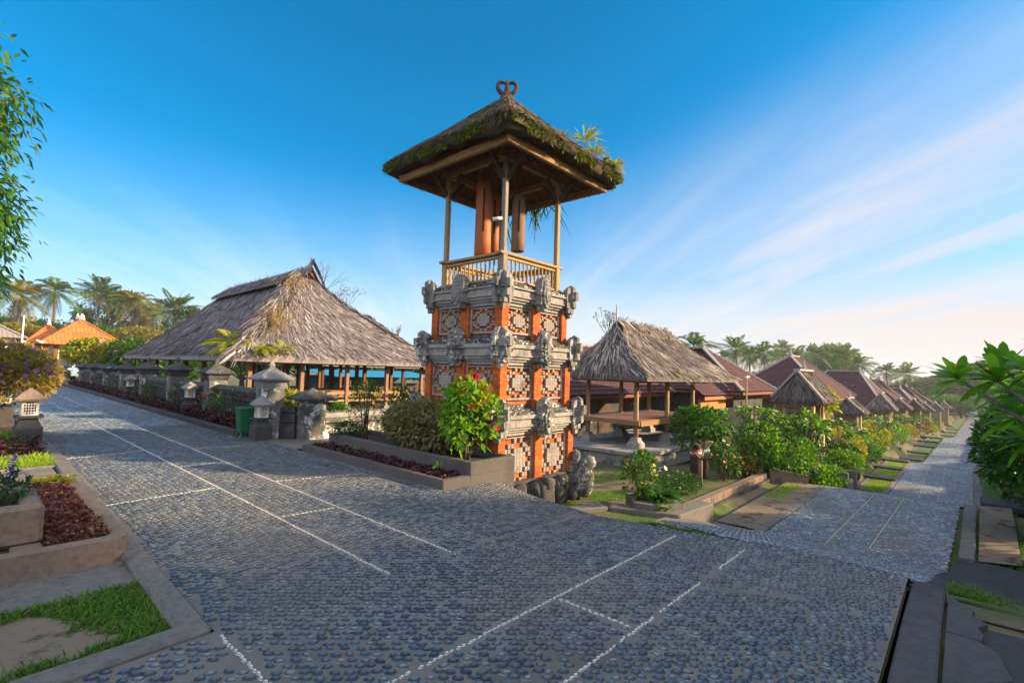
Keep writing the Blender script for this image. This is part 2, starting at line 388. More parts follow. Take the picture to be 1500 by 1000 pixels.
def _pebble(name='river_pebble', k=1.0):
    t = NT(name); c = t.ramp(t.rnd(), [(p, tuple(q * k for q in c_)) for p, c_ in [(0, (.035, .052, .08)), (.3, (.085, .112, .155)), (.55, (.055, .078, .112)), (.8, (.125, .15, .185)), (1, (.2, .21, .225))]])
    c = t.mix(t.math('MULTIPLY', t.mask(t.noise(.7, 6, .6), .45, .62), .55), c, (.16, .14, .12)); c = t.mix(t.math('MULTIPLY', t.mask(t.noise(1.9, 8, .7), .56, .68), .5), c, (.05, .05, .055))
    return t.done(c, .42, t.bump(t.noise(90, 4), .3, .004), .5)
PEBBLE = _pebble()
WPEB = m_plain("white_pebble", (.62, .58, .55), .55, .2, 20, .2)
def _farpeb():
    t = NT("pebble_paving"); v = t.n('ShaderNodeTexVoronoi', {'Vector': t.n('ShaderNodeMapping', {'Vector': t.pos(), 'Rotation': (0, 0, R(45)), 'Scale': (14, 19, 1)}).outputs[0], 'Scale': 1.0})
    d = v.outputs['Distance']; c = t.mix(t.mask(d, .28, .5), t.ramp(t.n('ShaderNodeSeparateColor', {0: v.outputs['Color']}).outputs[0], [(0, (.045, .06, .085)), (.5, (.075, .095, .13)), (1, (.15, .155, .165))]), (.16, .145, .125))
    return t.done(c, .45, t.bump(t.mask(d, .6, 0.0), 1.0, .03), .45)
FARPEB = _farpeb()
ASPHALT = m_stone("old_asphalt", (.036, .036, .04), (.075, .073, .073), mould=.2, scale=2, bump=.5)
SLAB = m_stone("slate_slab", (.05, .05, .053), (.1, .098, .098), mould=.3, scale=2, bump=.5)
BLACK = m_plain("near_black", (.012, .012, .013), .8, .2, 5, .1)
WHITE = m_plain("white_paint", (.75, .74, .72), .5, .05, 5, .05)
G_MID = m_leaf("leaf_mid_green", [(.012, .05, .008), (.035, .11, .01), (.075, .18, .015), (.022, .075, .01)])
G_BRT = m_leaf("leaf_bright_green", [(.03, .1, .008), (.075, .2, .012), (.15, .28, .015), (.04, .12, .01)], .4)
G_DRK = m_leaf("leaf_dark_green", [(.01, .04, .012), (.025, .075, .02), (.04, .1, .02), (.015, .05, .015)], .3)
G_YEL = m_leaf("leaf_yellow_green", [(.12, .17, .012), (.26, .28, .02), (.4, .34, .02), (.15, .2, .015)], .4)
G_GOLD = m_leaf("leaf_golden", [(.09, .11, .015), (.2, .17, .03), (.32, .22, .05), (.12, .13, .03)], .4)
G_CROT = m_leaf("leaf_croton", [(.06, .08, .025), (.16, .15, .06), (.3, .2, .11), (.06, .12, .03), (.24, .15, .09)], .35)
L_PURP = m_leaf("leaf_purple", [(.018, .007, .012), (.05, .012, .022), (.11, .03, .03), (.03, .01, .02)], .25, .4, (1.6, .8, .8))
L_RUST = m_leaf("leaf_rust", [(.03, .01, .014), (.1, .03, .02), (.22, .08, .03), (.05, .015, .02), (.3, .14, .06)], .25, .4, (1.5, .9, .7))
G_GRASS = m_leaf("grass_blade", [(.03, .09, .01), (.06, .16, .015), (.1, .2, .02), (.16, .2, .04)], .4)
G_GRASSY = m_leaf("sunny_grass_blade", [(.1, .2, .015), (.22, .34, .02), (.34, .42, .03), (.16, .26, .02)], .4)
G_PALM = m_leaf("palm_frond", [(.025, .06, .012), (.06, .11, .018), (.11, .15, .025), (.04, .085, .015)], .3)
G_PALMY = m_leaf("golden_palm_frond", [(.1, .11, .02), (.2, .18, .03), (.3, .22, .05), (.07, .1, .02)], .3)
G_FAR = m_leaf("distant_leaf", [(.03, .06, .02), (.05, .09, .025), (.08, .11, .03)], .3)
F_RED = m_leaf("magenta_petal", [(.45, .01, .06), (.6, .02, .1), (.38, .01, .04)], .3, .5, (1.2, .6, .8))
F_DRED = m_leaf("dark_red_petal", [(.25, .012, .03), (.4, .02, .05)], .3, .5, (1.2, .6, .8))
F_PUR = m_leaf("purple_petal", [(.2, .05, .4), (.35, .1, .5), (.28, .06, .45)], .3, .5, (1.1, .8, 1.2))
F_YEL = m_leaf("yellow_petal", [(.7, .45, .02), (.8, .55, .05), (.6, .35, .01)], .3, .5, (1.1, 1, .6))
F_WHT = m_leaf("white_petal", [(.75, .7, .5), (.8, .76, .6), (.7, .6, .3)], .3, .5, (1, 1, .9))
F_PNK = m_leaf("pink_petal", [(.6, .15, .22), (.7, .25, .3)], .3, .5, (1.1, .8, .8))
F_BLU = m_leaf("blue_petal", [(.08, .2, .5), (.14, .3, .55)], .3, .5, (.8, 1, 1.2))
BARK = m_plain("grey_bark", (.2, .17, .14), .9, .4, 12, .7)
BARK_D = m_plain("brown_bark", (.1, .07, .045), .9, .4, 12, .7)
TWIG = m_plain("dry_twig", (.12, .085, .05), .9, .3, 10, .3)
# ---------------------------------------------------------------- terrain
def lerp_tab(x, tab): return np.interp(x, [p for p, _ in tab], [q for _, q in tab])
ZR = [(-50, 0), (5.2, 0), (10.1, -1.2), (15.65, -1.2), (22.03, -2.3), (31.6, -2.3), (36.7, -2.85), (54.5, -2.85), (73.5, -4.2), (116, -4.2), (160, -4.7), (400, -5)]
ZG = [(-50, 0), (4.9, 0), (5.4, -.2), (5.9, -.45), (6.4, -.62), (8, -.68), (10, -.97), (14, -1.05), (18.8, -1.35), (22, -1.7), (30, -2.05), (40, -2.4), (55, -2.85), (73, -3.9), (116, -4.2), (400, -5)]
YL = [(-50, 3.0), (10.0, 2.73), (15.6, 2.71), (22.0, 2.02), (31.5, 1.98), (36.4, 1.81), (56, 1.26), (74, .94), (116, -.25), (160, -1.2)]
YRt = [(-50, .37), (5.3, .37), (10.1, .24), (15.7, .12), (22, -.15), (32, -.23), (37, -.4), (53, -.82), (72, -1.2), (116, -1.74), (160, -2.4)]
def smooth(a, b, x):
    t = np.clip((x - a) / (b - a), 0, 1); return t * t * (3 - 2 * t)
def zroad(x): return lerp_tab(x, ZR)
def zgard(x, y):
    s = smooth(9.2, 12.5, y); return lerp_tab(x, ZG) * (1 - s) + (lerp_tab(x, ZG) * smooth(7, 16, x)) * s
def ground_z(x, y):
    x, y = np.asarray(x, float), np.asarray(y, float); r = zroad(x); g = zgard(x, y); yl = lerp_tab(x, YL); yr = lerp_tab(x, YRt)
    up = smooth(yl + 0.95, yl + 1.5, y)
    w_ = smooth(7.5, 10.1, x); up = smooth(2.6 + w_ * (yl - 1.65), 3.3 + w_ * (yl - 1.8), y)
    z = r * (1 - up) + g * up
    rt = smooth(0, 1.4, yr - 1.0 - y) * smooth(6, 12, x); z = z + rt * .55
    return z
def gz(x, y): return float(ground_z(x, y))
def axis(lo, hi, dense, step, out=1.22):
    a = list(np.arange(dense[0], dense[1] + 1e-6, step)); s = step
    while a[-1] < hi: s *= out; a.append(a[-1] + s)
    s = step
    while a[0] > lo: s *= out; a.insert(0, a[0] - s)
    return A(a)
gx, gy = axis(-420, 620, (-2, 26), .2), axis(-420, 620, (-3, 14), .2)
GX, GY = np.meshgrid(gx, gy, indexing='ij'); GZ = ground_z(GX, GY) - .05
i, j = np.meshgrid(np.arange(len(gx) - 1), np.arange(len(gy) - 1), indexing='ij'); k = (i * len(gy) + j).ravel()
mb = MB(); mb.add(np.stack([GX, GY, GZ], -1).reshape(-1, 3), np.stack([k, k + len(gy), k + len(gy) + 1, k + 1], 1), 0, True)
tag(mb.build('ground', GROUND), kind='structure')
# paving sheets
def sheet(name, quads, mat):
    mb = MB()
    for q in quads: mb.add(A(q, float), [tuple(range(len(q)))])
    return tag(mb.build(name, mat), kind='structure')
EDGE = [(5.29, .37), (5.27, 1.44), (5.05, 2.14), (4.97, 2.56), (4.83, 3.15), (4.92, 3.8), (5.02, 4.4), (5.25, 5.12)]
pav = [(-9, .37), (5.29, .37)] + EDGE[1:] + [(5.25, 5.12), (4.42, 5.12), (4.42, 9.4), (6.2, 9.4), (6.2, 10.42), (5.45, 10.42), (4.5, 10.95), (4.5, 11.6), (4.16, 11.9)]
mb = MB()
inner = [(x, y, 0) for x, y in pav] + [(4.2, 40, -.02), (5.4, 56, -.05), (1.5, 56, -.05), (1.3, 40, -.02), (1.28, 11, 0), (1.14, 3.34, 0), (-9, 2.9, 0)]
mb.add(A(inner), [tuple(range(len(inner)))])
# rounded edge where the paving rolls over towards the garden
E_ = A(EDGE); prev = np.c_[E_, np.zeros(len(E_))]
for dx, z in ((.16, -.02), (.32, -.08), (.46, -.17)):
    off = E_ + A([dx, .03 * dx]); nx = np.c_[off, np.full(len(off), z)]; nx[0, 1] = .37
    n = len(E_); V = np.concatenate([prev, nx]); mb.add(V, [(a, n + a, n + a + 1, a + 1) for a in range(n - 1)], 0, True); prev = nx
tag(mb.build('pavement', MORTAR), kind='structure')
def T(x0, x1):
    return [(x0, float(lerp_tab(x0, YL)), float(zroad(x0))), (x0, float(lerp_tab(x0, YRt)), float(zroad(x0))), (x1, float(lerp_tab(x1, YRt)), float(zroad(x1))), (x1, float(lerp_tab(x1, YL)), float(zroad(x1)))]
def Tz(q, dz=0.0): return [(a, b, c + dz) for a, b, c in q]
sheet('road', [Tz(T(10.1, 15.65), .006)], MORTAR)
FARS = [Tz(T(a, b), .006) for a, b in ((22.03, 31.6), (36.7, 54.5), (73.5, 116), (116, 160))]
# the terraces are joined by pebble slopes
FARS += [Tz(T(a, b), .006) for a, b in ((15.65, 22.03), (31.6, 36.7), (54.5, 73.5))]
# near each terrace the road jogs: a wider apron on the garden side
sheet('road', FARS, FARPEB)
sheet('road', [[(5.75, 2.75, -.13), (5.75, .35, -.13), (10.1, .24, -1.196), (10.1, 2.73, -1.196)]], CONC)
sheet('road', [[(1.32, 14.5, .003), (4.18, 14.5, .003), (4.2, 40, -.015), (5.35, 56, -.045), (1.55, 56, -.045), (1.32, 40, -.015)]], FARPEB)
# pebbles, each one modelled, near the camera
PB_Q = A([(1 + a, 1 + (a + 1) % 8, 9 + (a + 1) % 8, 9 + a) for a in range(8)]); PB_T = A([(0, 1 + a, 1 + (a + 1) % 8) for a in range(8)])
def pebbles(mb, x, y, z, a, b, h, th, m=0, g=rng):
    n = len(x); t = np.linspace(0, 2 * np.pi, 8, endpoint=False)[None] + g.uniform(0, .7, (n, 1))
    k1 = 1 + g.normal(0, .08, (n, 8)); V = np.zeros((n, 17, 3))
    for s, rr, zz in ((1, .76, .8), (9, 1.0, -.35)):
        lx = np.cos(t) * rr * k1 * a[:, None]; ly = np.sin(t) * rr * k1 * b[:, None]
        c, q = np.cos(th)[:, None], np.sin(th)[:, None]
        V[:, s:s + 8, 0] = x[:, None] + c * lx - q * ly; V[:, s:s + 8, 1] = y[:, None] + q * lx + c * ly; V[:, s:s + 8, 2] = z[:, None] + zz * h[:, None]
    V[:, 0] = np.stack([x, y, z + h], 1)
    b_ = (np.arange(n) * 17)[:, None, None]; mb.add(V.reshape(-1, 3), (b_ + PB_Q[None]).reshape(-1, 4), m, True);
    s = mb.n - n * 17; F = (np.arange(n) * 17)[:, None, None] + PB_T[None]
    mb.T.append(np.full(n * 8, 3, np.int32)); mb.L.append((F + s).astype(np.int32).ravel()); mb.MI.append(np.full(n * 8, m, np.int32)); mb.SM.append(np.full(n * 8, True))
SEAMS = [((2.9, 3.33), (3.6, 3.36), 0), ((3.6, 3.36), (4.3, 3.28), 0), ((4.3, 3.28), (4.88, 3.25), 0), ((-.5, 2.88), (1.1, 2.95), 0), ((3.9, 1.5), (4.3, .9), 0)]   # open mortar seams
LINES = []   # white lines ((x0,y0),(x1,y1), gaps)
for q in [((2.36, 3.35), (2.36, 40), .02), ((3.02, 3.3), (3.02, 40), .05), ((-.6, 2.2), (4.95, 2.18), .12), ((-.3, 1.57), (5.02, 1.55), .18), ((2.97, 2.14), (2.98, 1.62), .1), ((1.15, 3.3), (1.17, -.4), .15),
          ((1.22, 6.99), (2.3, 7.1), .03), ((1.3, 10.54), (2.31, 10.75), .05), ((2.41, 8.85), (2.95, 8.87), .05), ((3.07, 7.0), (4.19, 6.73), .03), ((2.42, 5.34), (2.95, 5.3), .05), ((3.1, 10.55), (4.15, 10.25), .1), ((1.3, 16), (2.3, 16), .1)]: LINES.append(q)
def near_line(x, y, w=.036):
    k = np.zeros(len(x), bool)
    for (x0, y0), (x1, y1), _ in LINES + SEAMS:
        d = A([x1 - x0, y1 - y0]); L_ = np.hypot(*d); u = d / L_; px_, py_ = x - x0, y - y0; t = px_ * u[0] + py_ * u[1]; s = np.abs(-px_ * u[1] + py_ * u[0]); k |= (t > -.02) & (t < L_ + .02) & (s < w)
    return k
def scatter(x0, x1, y0, y1, sx, sy, ang):
    r = math.hypot(x1 - x0, y1 - y0) / 2; nx, ny = int(2 * r / sx), int(2 * r / sy); I, J = np.meshgrid(np.arange(nx), np.arange(ny)); u = (I - nx / 2 + .5 * (J % 2)) * sx; v = (J - ny / 2) * sy
    u = u.ravel() + rng.uniform(-.2, .2, u.size) * sx; v = v.ravel() + rng.uniform(-.19, .19, v.size) * sy
    x = (x0 + x1) / 2 + u * math.cos(ang) - v * math.sin(ang); y = (y0 + y1) / 2 + u * math.sin(ang) + v * math.cos(ang)
    k = (x > x0) & (x < x1) & (y > y0) & (y < y1); return x[k], y[k]
mb = MB()
def put(x, y, z, sc_=1.0, ang=-.8):
    n = len(x); v_ = 1 + .08 * np.sin(x * 2.1 + np.sin(y * 1.7)) * np.sin(y * 1.3 + 1); a = rng.uniform(.032, .046, n) * sc_ * v_; b = rng.uniform(.025, .0325, n) * sc_ * v_; pebbles(mb, x, y, z, a, b, rng.uniform(.005, .0095, n) * sc_, rng.normal(ang, .35, n))
ex = A([p[0] for p in EDGE]); ey = A([p[1] for p in EDGE])
x, y = scatter(-.4, 5.7, .37, 5.1, .076, .055, -.78)
e = np.interp(y, ey, ex); k = (x < e + .42) & ~near_line(x, y) & ~((x > 4.38) & (y > 5.08)) & ((x > 1.17) | (y < 3.29)) & (rng.uniform(size=len(x)) > .015) & (y > .40)
x, y, e = x[k], y[k], e[k]; d = np.clip(x - e, 0, 1); put(x, y, np.interp(d, [0, .16, .32, .46], [0, -.02, -.08, -.17]))
x, y = scatter(1.2, 4.4, 5.1, 14.6, .076, .055, -.6)
k = (x > 1.31 - .02 * (11 - np.minimum(y, 11))) & (x < np.where(y > 11.9, 4.16, 4.38)) & ~near_line(x, y) & (rng.uniform(size=len(x)) > .02); put(x[k], y[k], np.zeros(k.sum()), 1.0, -.6)
tag(mb.build('pebbles', PEBBLE), label='blue grey river pebbles set on edge in the junction paving', kind='stuff'); mb = MB()
x, y = scatter(5.75, 10.1, .3, 2.75, .074, .056, -.7); put(x, y, -.128 - (x - 5.75) * .2455, 1.0, -.7)
x, y = scatter(10.1, 15.65, .1, 2.8, .074, .056, -.7)
k = (y < lerp_tab(x, YL)) & (y > lerp_tab(x, YRt)) & (np.abs(y - lerp_tab(x, [(10, 1.82), (15.6, 1.71)])) > .04) & (np.abs(y - lerp_tab(x, [(10, 1.24), (15.6, 1.13)])) > .04); put(x[k], y[k], np.full(k.sum(), -1.194), 1.05, -.7)
x, y = scatter(1.2, 4.4, 14.6, 30, .1, .075, -.6)
k = (x > 1.31) & (x < 4.16) & ~near_line(x, y); put(x[k], y[k], np.full(k.sum(), -.003), 1.35, -.6)
for xa, xb, s_ in ((15.65, 22.0, 1.15), (22.03, 31.6, 1.2), (31.6, 36.7, 1.5), (36.7, 54.5, 1.7)):
    x, y = scatter(xa, xb, -1.2, 2.8, .078 * s_, .058 * s_, -.7); k = (y < lerp_tab(x, YL)) & (y > lerp_tab(x, YRt)); x, y = x[k], y[k]; put(x, y, zroad(x) + .006, s_, -.7)
tag(mb.build('pebbles', _pebble('lane_pebble', 2.4)), label='lower lane and far street pebbles, colour lightened to carry sky sheen', kind='stuff')  # junction pebble colour lightened to stand in for grazing sky sheen
mb = MB()
for (x0, y0), (x1, y1), gap in LINES + [((10.12, 1.82), (15.6, 1.71), .03), ((10.12, 1.24), (15.6, 1.13), .03), ((22.03, 1.21), (31.5, 1.3), .05), ((22.03, .72), (31.5, .7), .05), ((36.7, .95), (54, .5), .05), ((36.7, .5), (54, 0), .05)]:
    L_ = math.hypot(x1 - x0, y1 - y0); n = int(L_ / .043); t = np.linspace(0, 1, n); keep = rng.uniform(size=n) > gap * .35
    run = np.repeat(rng.uniform(size=n // 9 + 1) > gap * .25, 9)[:n]; t = t[keep & run]; zz = zroad(x0 + (x1 - x0) * t) + .006 * (x0 > 6)
    n = len(t); th = math.atan2(y1 - y0, x1 - x0)
    pebbles(mb, x0 + (x1 - x0) * t + rng.normal(0, .003, n), y0 + (y1 - y0) * t + rng.normal(0, .003, n), zz, rng.uniform(.018, .025, n), rng.uniform(.0095, .014, n), rng.uniform(.005, .008, n), th + rng.normal(0, .15, n))
tag(mb.build('road_markings', WPEB), kind='structure')
# kerbs, strips and slabs
def kerb(name, segs, w, z0, h, mat, side_=1):
    mb = MB()
    for (x0, y0), (x1, y1) in segs:
        d = A([x1 - x0, y1 - y0]); L_ = np.hypot(*d); a = math.atan2(d[1], d[0]); n_ = max(1, int(L_ / 1.2))
        for q in range(n_):
            t = (q + .5) / n_; mb.box(((x0 + d[0] * t) - math.sin(a) * w / 2 * side_, (y0 + d[1] * t) + math.cos(a) * w / 2 * side_, z0 + h / 2 - .15), (L_ / n_ - .012, w + rng.normal(0, .004), h + .3 + rng.normal(0, .004)), a + rng.normal(0, .004), .016)
    return tag(mb.build(name, mat), kind='structure')
kerb('kerb', [((1.13, 3.34), (1.28, 11.0)), ((1.28, 11), (1.3, 40)), ((1.3, 40), (1.5, 56))], .17, 0, .035, CONC)
kerb('kerb', [((-6, 2.95), (1.13, 3.34))], .17, 0, .03, CONC)
kerb('kerb', [((4.18, 11.95), (4.2, 40))], .13, 0, .12, CONC_D, -1)
tag(MB().box((4.37, 11.93, -.03), (.36, .13, .30), 0, .012).build('kerb', CONC_D), kind='structure')
mb = MB(); mb.box((1.2, .1, -.12), (0.1, .1, .1))
mb = MB()
for k in range(9): mb.box((4.83 - k * .93, .235, -.1), (.92, .2, .24), rng.normal(0, .004), .012)
tag(mb.build('kerb', SLAB), kind='structure')
mb = MB(); w0 = 5.18
for k in range(9):
    x1 = w0 - k * .78 - .01; x0 = x1 - .76; o = [(x0, .115), (x1, .115)]
    for q in range(8):
        t = q / 7; o.append((x1 + (x0 - x1) * t, -.06 - .1 * math.sin(math.pi * min(1, t * 1.1)) * (1 if k else .8) + .03 * math.sin(t * 19 + k) + (.17 if k == 0 else 0) * (1 - t)))
    mb.prism(o, -.25, .005 + rng.normal(0, .004))
tag(mb.build('pavement', SLAB), kind='structure')
sheet('pavement', [[(-9, -9, -.035), (4.9, -9, -.035), (4.75, -.02, -.035), (-9, -.02, -.035)]], ASPHALT)
sheet('pavement', [[(5.3, .36, -.03), (4.9, -.02, -.036), (4.95, -3, -.03), (10.5, -3, -1.17), (11.1, .1, -1.19), (10.15, .2, -1.19)]], ASPHALT)
# gutter slot
tag(MB().box((1.0, .352, -.2), (8.6, .03, .3)).build('gutter', BLACK), kind='structure')
# street kerbs on the right-hand edge and the dirt verge beyond them
kerb('kerb', [((10.9, .12), (15.7, .04)), ], .2, -1.2, .07, CONC, -1)
kerb('kerb', [((15.9, -.06), (22, -.2))], .2, -1.65, .06, CONC, -1); kerb('kerb', [((22, -.16), (32, -.24))], .2, -2.3, .06, CONC, -1); kerb('kerb', [((36.7, -.42), (54, -.84))], .2, -2.85, .06, CONC, -1)
kerb('kerb', [((9.6, 2.76), (15.6, 2.72))], .16, -1.2, .03, CONC, 1)
kerb('kerb', [((22, 2.06), (31.5, 2.0))], .14, -2.3, .03, CONC, 1)
sheet('path', [[(10.1, 2.9, -1.185), (15.7, 2.88, -1.185), (15.2, 3.62, -1.18), (10.1, 3.62, -1.185)]], EARTH)
mb = MB(); u_, v_ = np.meshgrid(np.linspace(7.3, 10.15, 15), np.linspace(2.72, 3.66, 8), indexing='ij'); mb.add(np.stack([u_, v_, ground_z(u_, v_) - .02], -1).reshape(-1, 3), A([(i * 8 + j, i * 8 + 8 + j, i * 8 + 9 + j, i * 8 + 1 + j) for i in range(14) for j in range(7)]), 0, True); tag(mb.build('path', CONC), kind='structure')
sheet('path', [[(11.0, -.12, -1.17), (16.0, -.22, -1.17), (16.2, -.75, -1.16), (11.2, -.62, -1.16)]], EARTH)
# ================================================================ thatch and tile roofs
def thatch_face(mb, A0, B0, C0, D0, n, L_=.55, W=.05, sag=0.0, skew=.35, m=0, th=.1, lift=.05, seed=0, grid=8):
    """A0-B0 eave, C0-D0 top (D0 above A0): a sagging sheet under thousands of loose strips"""
    g = np.random.default_rng(seed); A0, B0, C0, D0 = (A(q, float) for q in (A0, B0, C0, D0))
    nn = nrm(np.cross(B0 - A0, (C0 + D0) / 2 - (A0 + B0) / 2)); nn = nn if nn[2] > 0 else -nn
    def P(u, v):
        u, v = np.asarray(u)[..., None], np.asarray(v)[..., None]
        p = (A0 * (1 - u) + B0 * u) * (1 - v) + (D0 * (1 - u) + C0 * u) * v
        return p - nn * (sag * 4 * v * (1 - v))
    u, v = np.meshgrid(np.linspace(0, 1, grid + 1), np.linspace(0, 1, grid + 1), indexing='ij'); V = P(u, v).reshape(-1, 3) - nn * .02; k = grid + 1
    i, j = np.meshgrid(np.arange(grid), np.arange(grid), indexing='ij'); q = (i * k + j).ravel(); mb.add(V, np.stack([q, q + k, q + k + 1, q + 1], 1), m, True)
    # thick eave edge
    e = P(np.linspace(0, 1, grid + 1), np.zeros(grid + 1)); lo = e - A([0, 0, th]); mb.add(np.concatenate([e, lo]), [(a, a + 1, k + a + 1, k + a) for a in range(grid)], m)
    l0, l1 = np.linalg.norm(B0 - A0), np.linalg.norm(C0 - D0)
    v = g.uniform(0, .955, n * 3); keep = g.uniform(0, max(l0, l1), n * 3) < l0 + (l1 - l0) * v; v = v[keep][:n]; u = g.uniform(0, 1, len(v))
    p = P(u, v); dn = nrm(P(u, np.maximum(v - .05, -.05)) - P(u, v) + 1e-9); al = nrm(B0 - A0)
    d = nrm(dn + al * g.normal(skew, .22, (len(v), 1)) + nn * g.normal(.02, .05, (len(v), 1)))
    ln = g.uniform(.5, 1.2, len(v)) * L_; v0 = p - d * (ln * .5)[:, None] + nn * g.uniform(.0, lift, (len(v), 1))
    s = nrm(np.cross(nn, d) + nn * g.normal(0, .25, (len(v), 1)))
    mb.rib(v0, d, s, ln, W * g.uniform(.5, 1.3, len(v)), g.uniform(0, .06, len(v)), ((0, .7), (.5, 1), (1, .25)), m)
    # ragged fringe along the eave
    f = int(l0 / .035); u = g.uniform(0, 1, f); p = P(u, np.full(f, .02)); d = nrm(nrm(A0 - D0 + B0 - C0) * .5 + A([0, 0, -.8]) + al * g.normal(skew * .6, .35, (f, 1)) + nn * .05)
    mb.rib(p + nn * .02 - A([0, 0, .02]), d, nrm(al + nn * g.normal(0, .4, (f, 1))), g.uniform(.06, .2, f) * (.5 + L_), W * .9, 0, ((0, .9), (1, .3)), m)
def hip_thatch(mb, x0, x1, y0, y1, ze, ridge, zr, dens, sag=.12, **k):
    """ridge = ((xa,ya),(xb,yb)); faces -X,+X,-Y,+Y"""
    (xa, ya), (xb, yb) = ridge; S = {}
    c = [(x0, y0, ze), (x1, y0, ze), (x1, y1, ze), (x0, y1, ze)]
    a, b = (xa, ya, zr), (xb, yb, zr)
    if abs(xb - xa) > abs(yb - ya): tops = [(b, a), (b, b), (a, b), (a, a)]
    else: tops = [(a, a), (b, a), (b, b), (a, b)]
    for q in range(4):
        A_, B_ = c[q], c[(q + 1) % 4]; C_, D_ = tops[q]; ar = (math.dist(A_, B_) + math.dist(C_, D_)) / 2 * math.dist(A(A_) / 2 + A(B_) / 2, A(C_) / 2 + A(D_) / 2)
        thatch_face(mb, A_, B_, C_, D_, int(ar * dens), sag=sag, seed=q + 3, **k)
def tile_face(mb, A0, B0, C0, D0, tw=.22, rh=.26, m=0, amp=.03, cs=4):
    A0, B0, C0, D0 = (A(q, float) for q in (A0, B0, C0, D0)); e = nrm(B0 - A0); l0 = np.linalg.norm(B0 - A0)
    a = (D0 - A0) @ e; b = (C0 - A0) @ e; foot = D0 - A0 - e * a; H_ = np.linalg.norm(foot); up = foot / H_; nn = nrm(np.cross(e, up))
    if nn[2] < 0: nn = -nn
    nr = max(2, int(H_ / rh)); nc = max(4, int(l0 / tw)) * cs; vs = []; hz = []
    for r in range(nr): vs += [r / nr, (r + .97) / nr]; hz += [.035, .0]
    u = np.linspace(0, l0, nc + 1); V = []
    for v, h in zip(vs, hz):
        uu = np.clip(u, a * v, l0 + (b - l0) * v); V.append(A0 + e * uu[:, None] + up * H_ * v + nn * (h + amp * np.abs(np.sin(np.pi * u / tw)))[:, None])
    n = nc + 1; i, j = np.meshgrid(np.arange(len(vs) - 1), np.arange(nc), indexing='ij'); q = (i * n + j).ravel(); mb.add(np.concatenate(V), np.stack([q, q + 1, q + n + 1, q + n], 1), m)
def hip_tile(x0, x1, y0, y1, ze, ridge, zr, tw, rh, cs):
    (xa, ya), (xb, yb) = ridge; c = [(x0, y0, ze), (x1, y0, ze), (x1, y1, ze), (x0, y1, ze)]; a, b = (xa, ya, zr), (xb, yb, zr)
    if abs(xb - xa) > abs(yb - ya): tops = [(b, a), (b, b), (a, b), (a, a)]; hips = [(c[0], a), (c[1], b), (c[2], b), (c[3], a)]
    else: tops = [(a, a), (b, a), (b, b), (a, b)]; hips = [(c[0], a), (c[1], a), (c[2], b), (c[3], b)]
    mb = MB()
    for q in range(4): tile_face(mb, c[q], c[(q + 1) % 4], *tops[q], tw=tw, rh=rh, cs=cs)
    rc = MB()
    for p, q in hips + [(a, b)]:
        p, q = A(p, float), A(q, float); n = max(2, int(math.dist(p, q) / .35))
        for t in range(n): rc.bar(p + (q - p) * (t / n) + A([0, 0, .07]), p + (q - p) * ((t + .96) / n) + A([0, 0, .08 + .02]), .16, .09)
    return mb, rc
# ================================================================ bell tower
CX, CY = 6.8, 6.46
tower = thing('bell_tower', (CX, CY, -.66), "tall carved brick and stone tower with a thatched belfry on four posts", "bell tower")
FACES = [(0, (0, -1)), (1, (1, 0)), (2, (0, 1)), (3, (-1, 0))]
def on_face(f, h, a, z, o=0.0):
    """point on face f: a along it, o outwards from half-width h"""
    n = A([[0, -1], [1, 0], [0, 1], [-1, 0]][f], float); t = A([[1, 0], [0, 1], [-1, 0], [0, -1]][f], float); p = A([CX, CY]) + n * (h + o) + t * a
    return A([p[0], p[1], z]), A([t[0], t[1], 0]), A([n[0], n[1], 0])
def fbox(mb, f, h, a, z, w, hh, dep, m=0, bv=0.006, o=0.0):
    p, t, n = on_face(f, h, a, z, o + dep / 2); return mb.box(p, (w, dep, hh), rz=[0, math.pi / 2, 0, math.pi / 2][f], bv=bv, m=m)
STOREYS = [(.90, 2.05, 2.69, 2.99), (.96, .95, 1.70, 2.03), (1.02, -.28, .55, .88)]
core = MB(); corn = MB()
for h, zb, zt, zc in STOREYS:
    core.sq(CX, CY, [(h - .10, zb), (h - .10, zt + .05)])
    corn.sq(CX, CY, [(h - .05, zt - .03), (h - .05, zt + .05), (h - .01, zt + .05), (h - .01, zt + .09), (h + .03, zt + .09), (h + .03, zt + .135), (h + .065, zt + .135), (h + .065, zt + .16), (h + .05, zt + .16), (h + .05, zt + .27), (h + .09, zt + .27), (h + .09, zc)])
core.build('brickwork', BRICK, tower); corn.build('cornice', STONE_L, tower)
ledge = MB()
for (h, zb, zt, zc), (h2, *_r) in zip(STOREYS[:2], STOREYS[1:]):
    z1 = _r[2]
    ledge.sq(CX, CY, [(h2 + .07, z1 + .001), (h2 + .07, z1 + .05), (h2 + .01, z1 + .05), (h2 + .01, z1 + .085), (h - .03, z1 + .085), (h - .03, z1 + .12), (h - .06, z1 + .12), (h - .06, z1 + .16)])
h, zb, zt, zc = STOREYS[0]; ledge.sq(CX, CY, [(h + .06, zc + .001), (h + .06, zc + .045), (h - .02, zc + .045), (h - .02, zc + .09)])
ledge.build('weathered_ledge', m_stone('mouldy_ledge', (.05, .05, .05), (.14, .135, .13), lichen=.45, mould=.6, scale=6), tower)
NG = 9
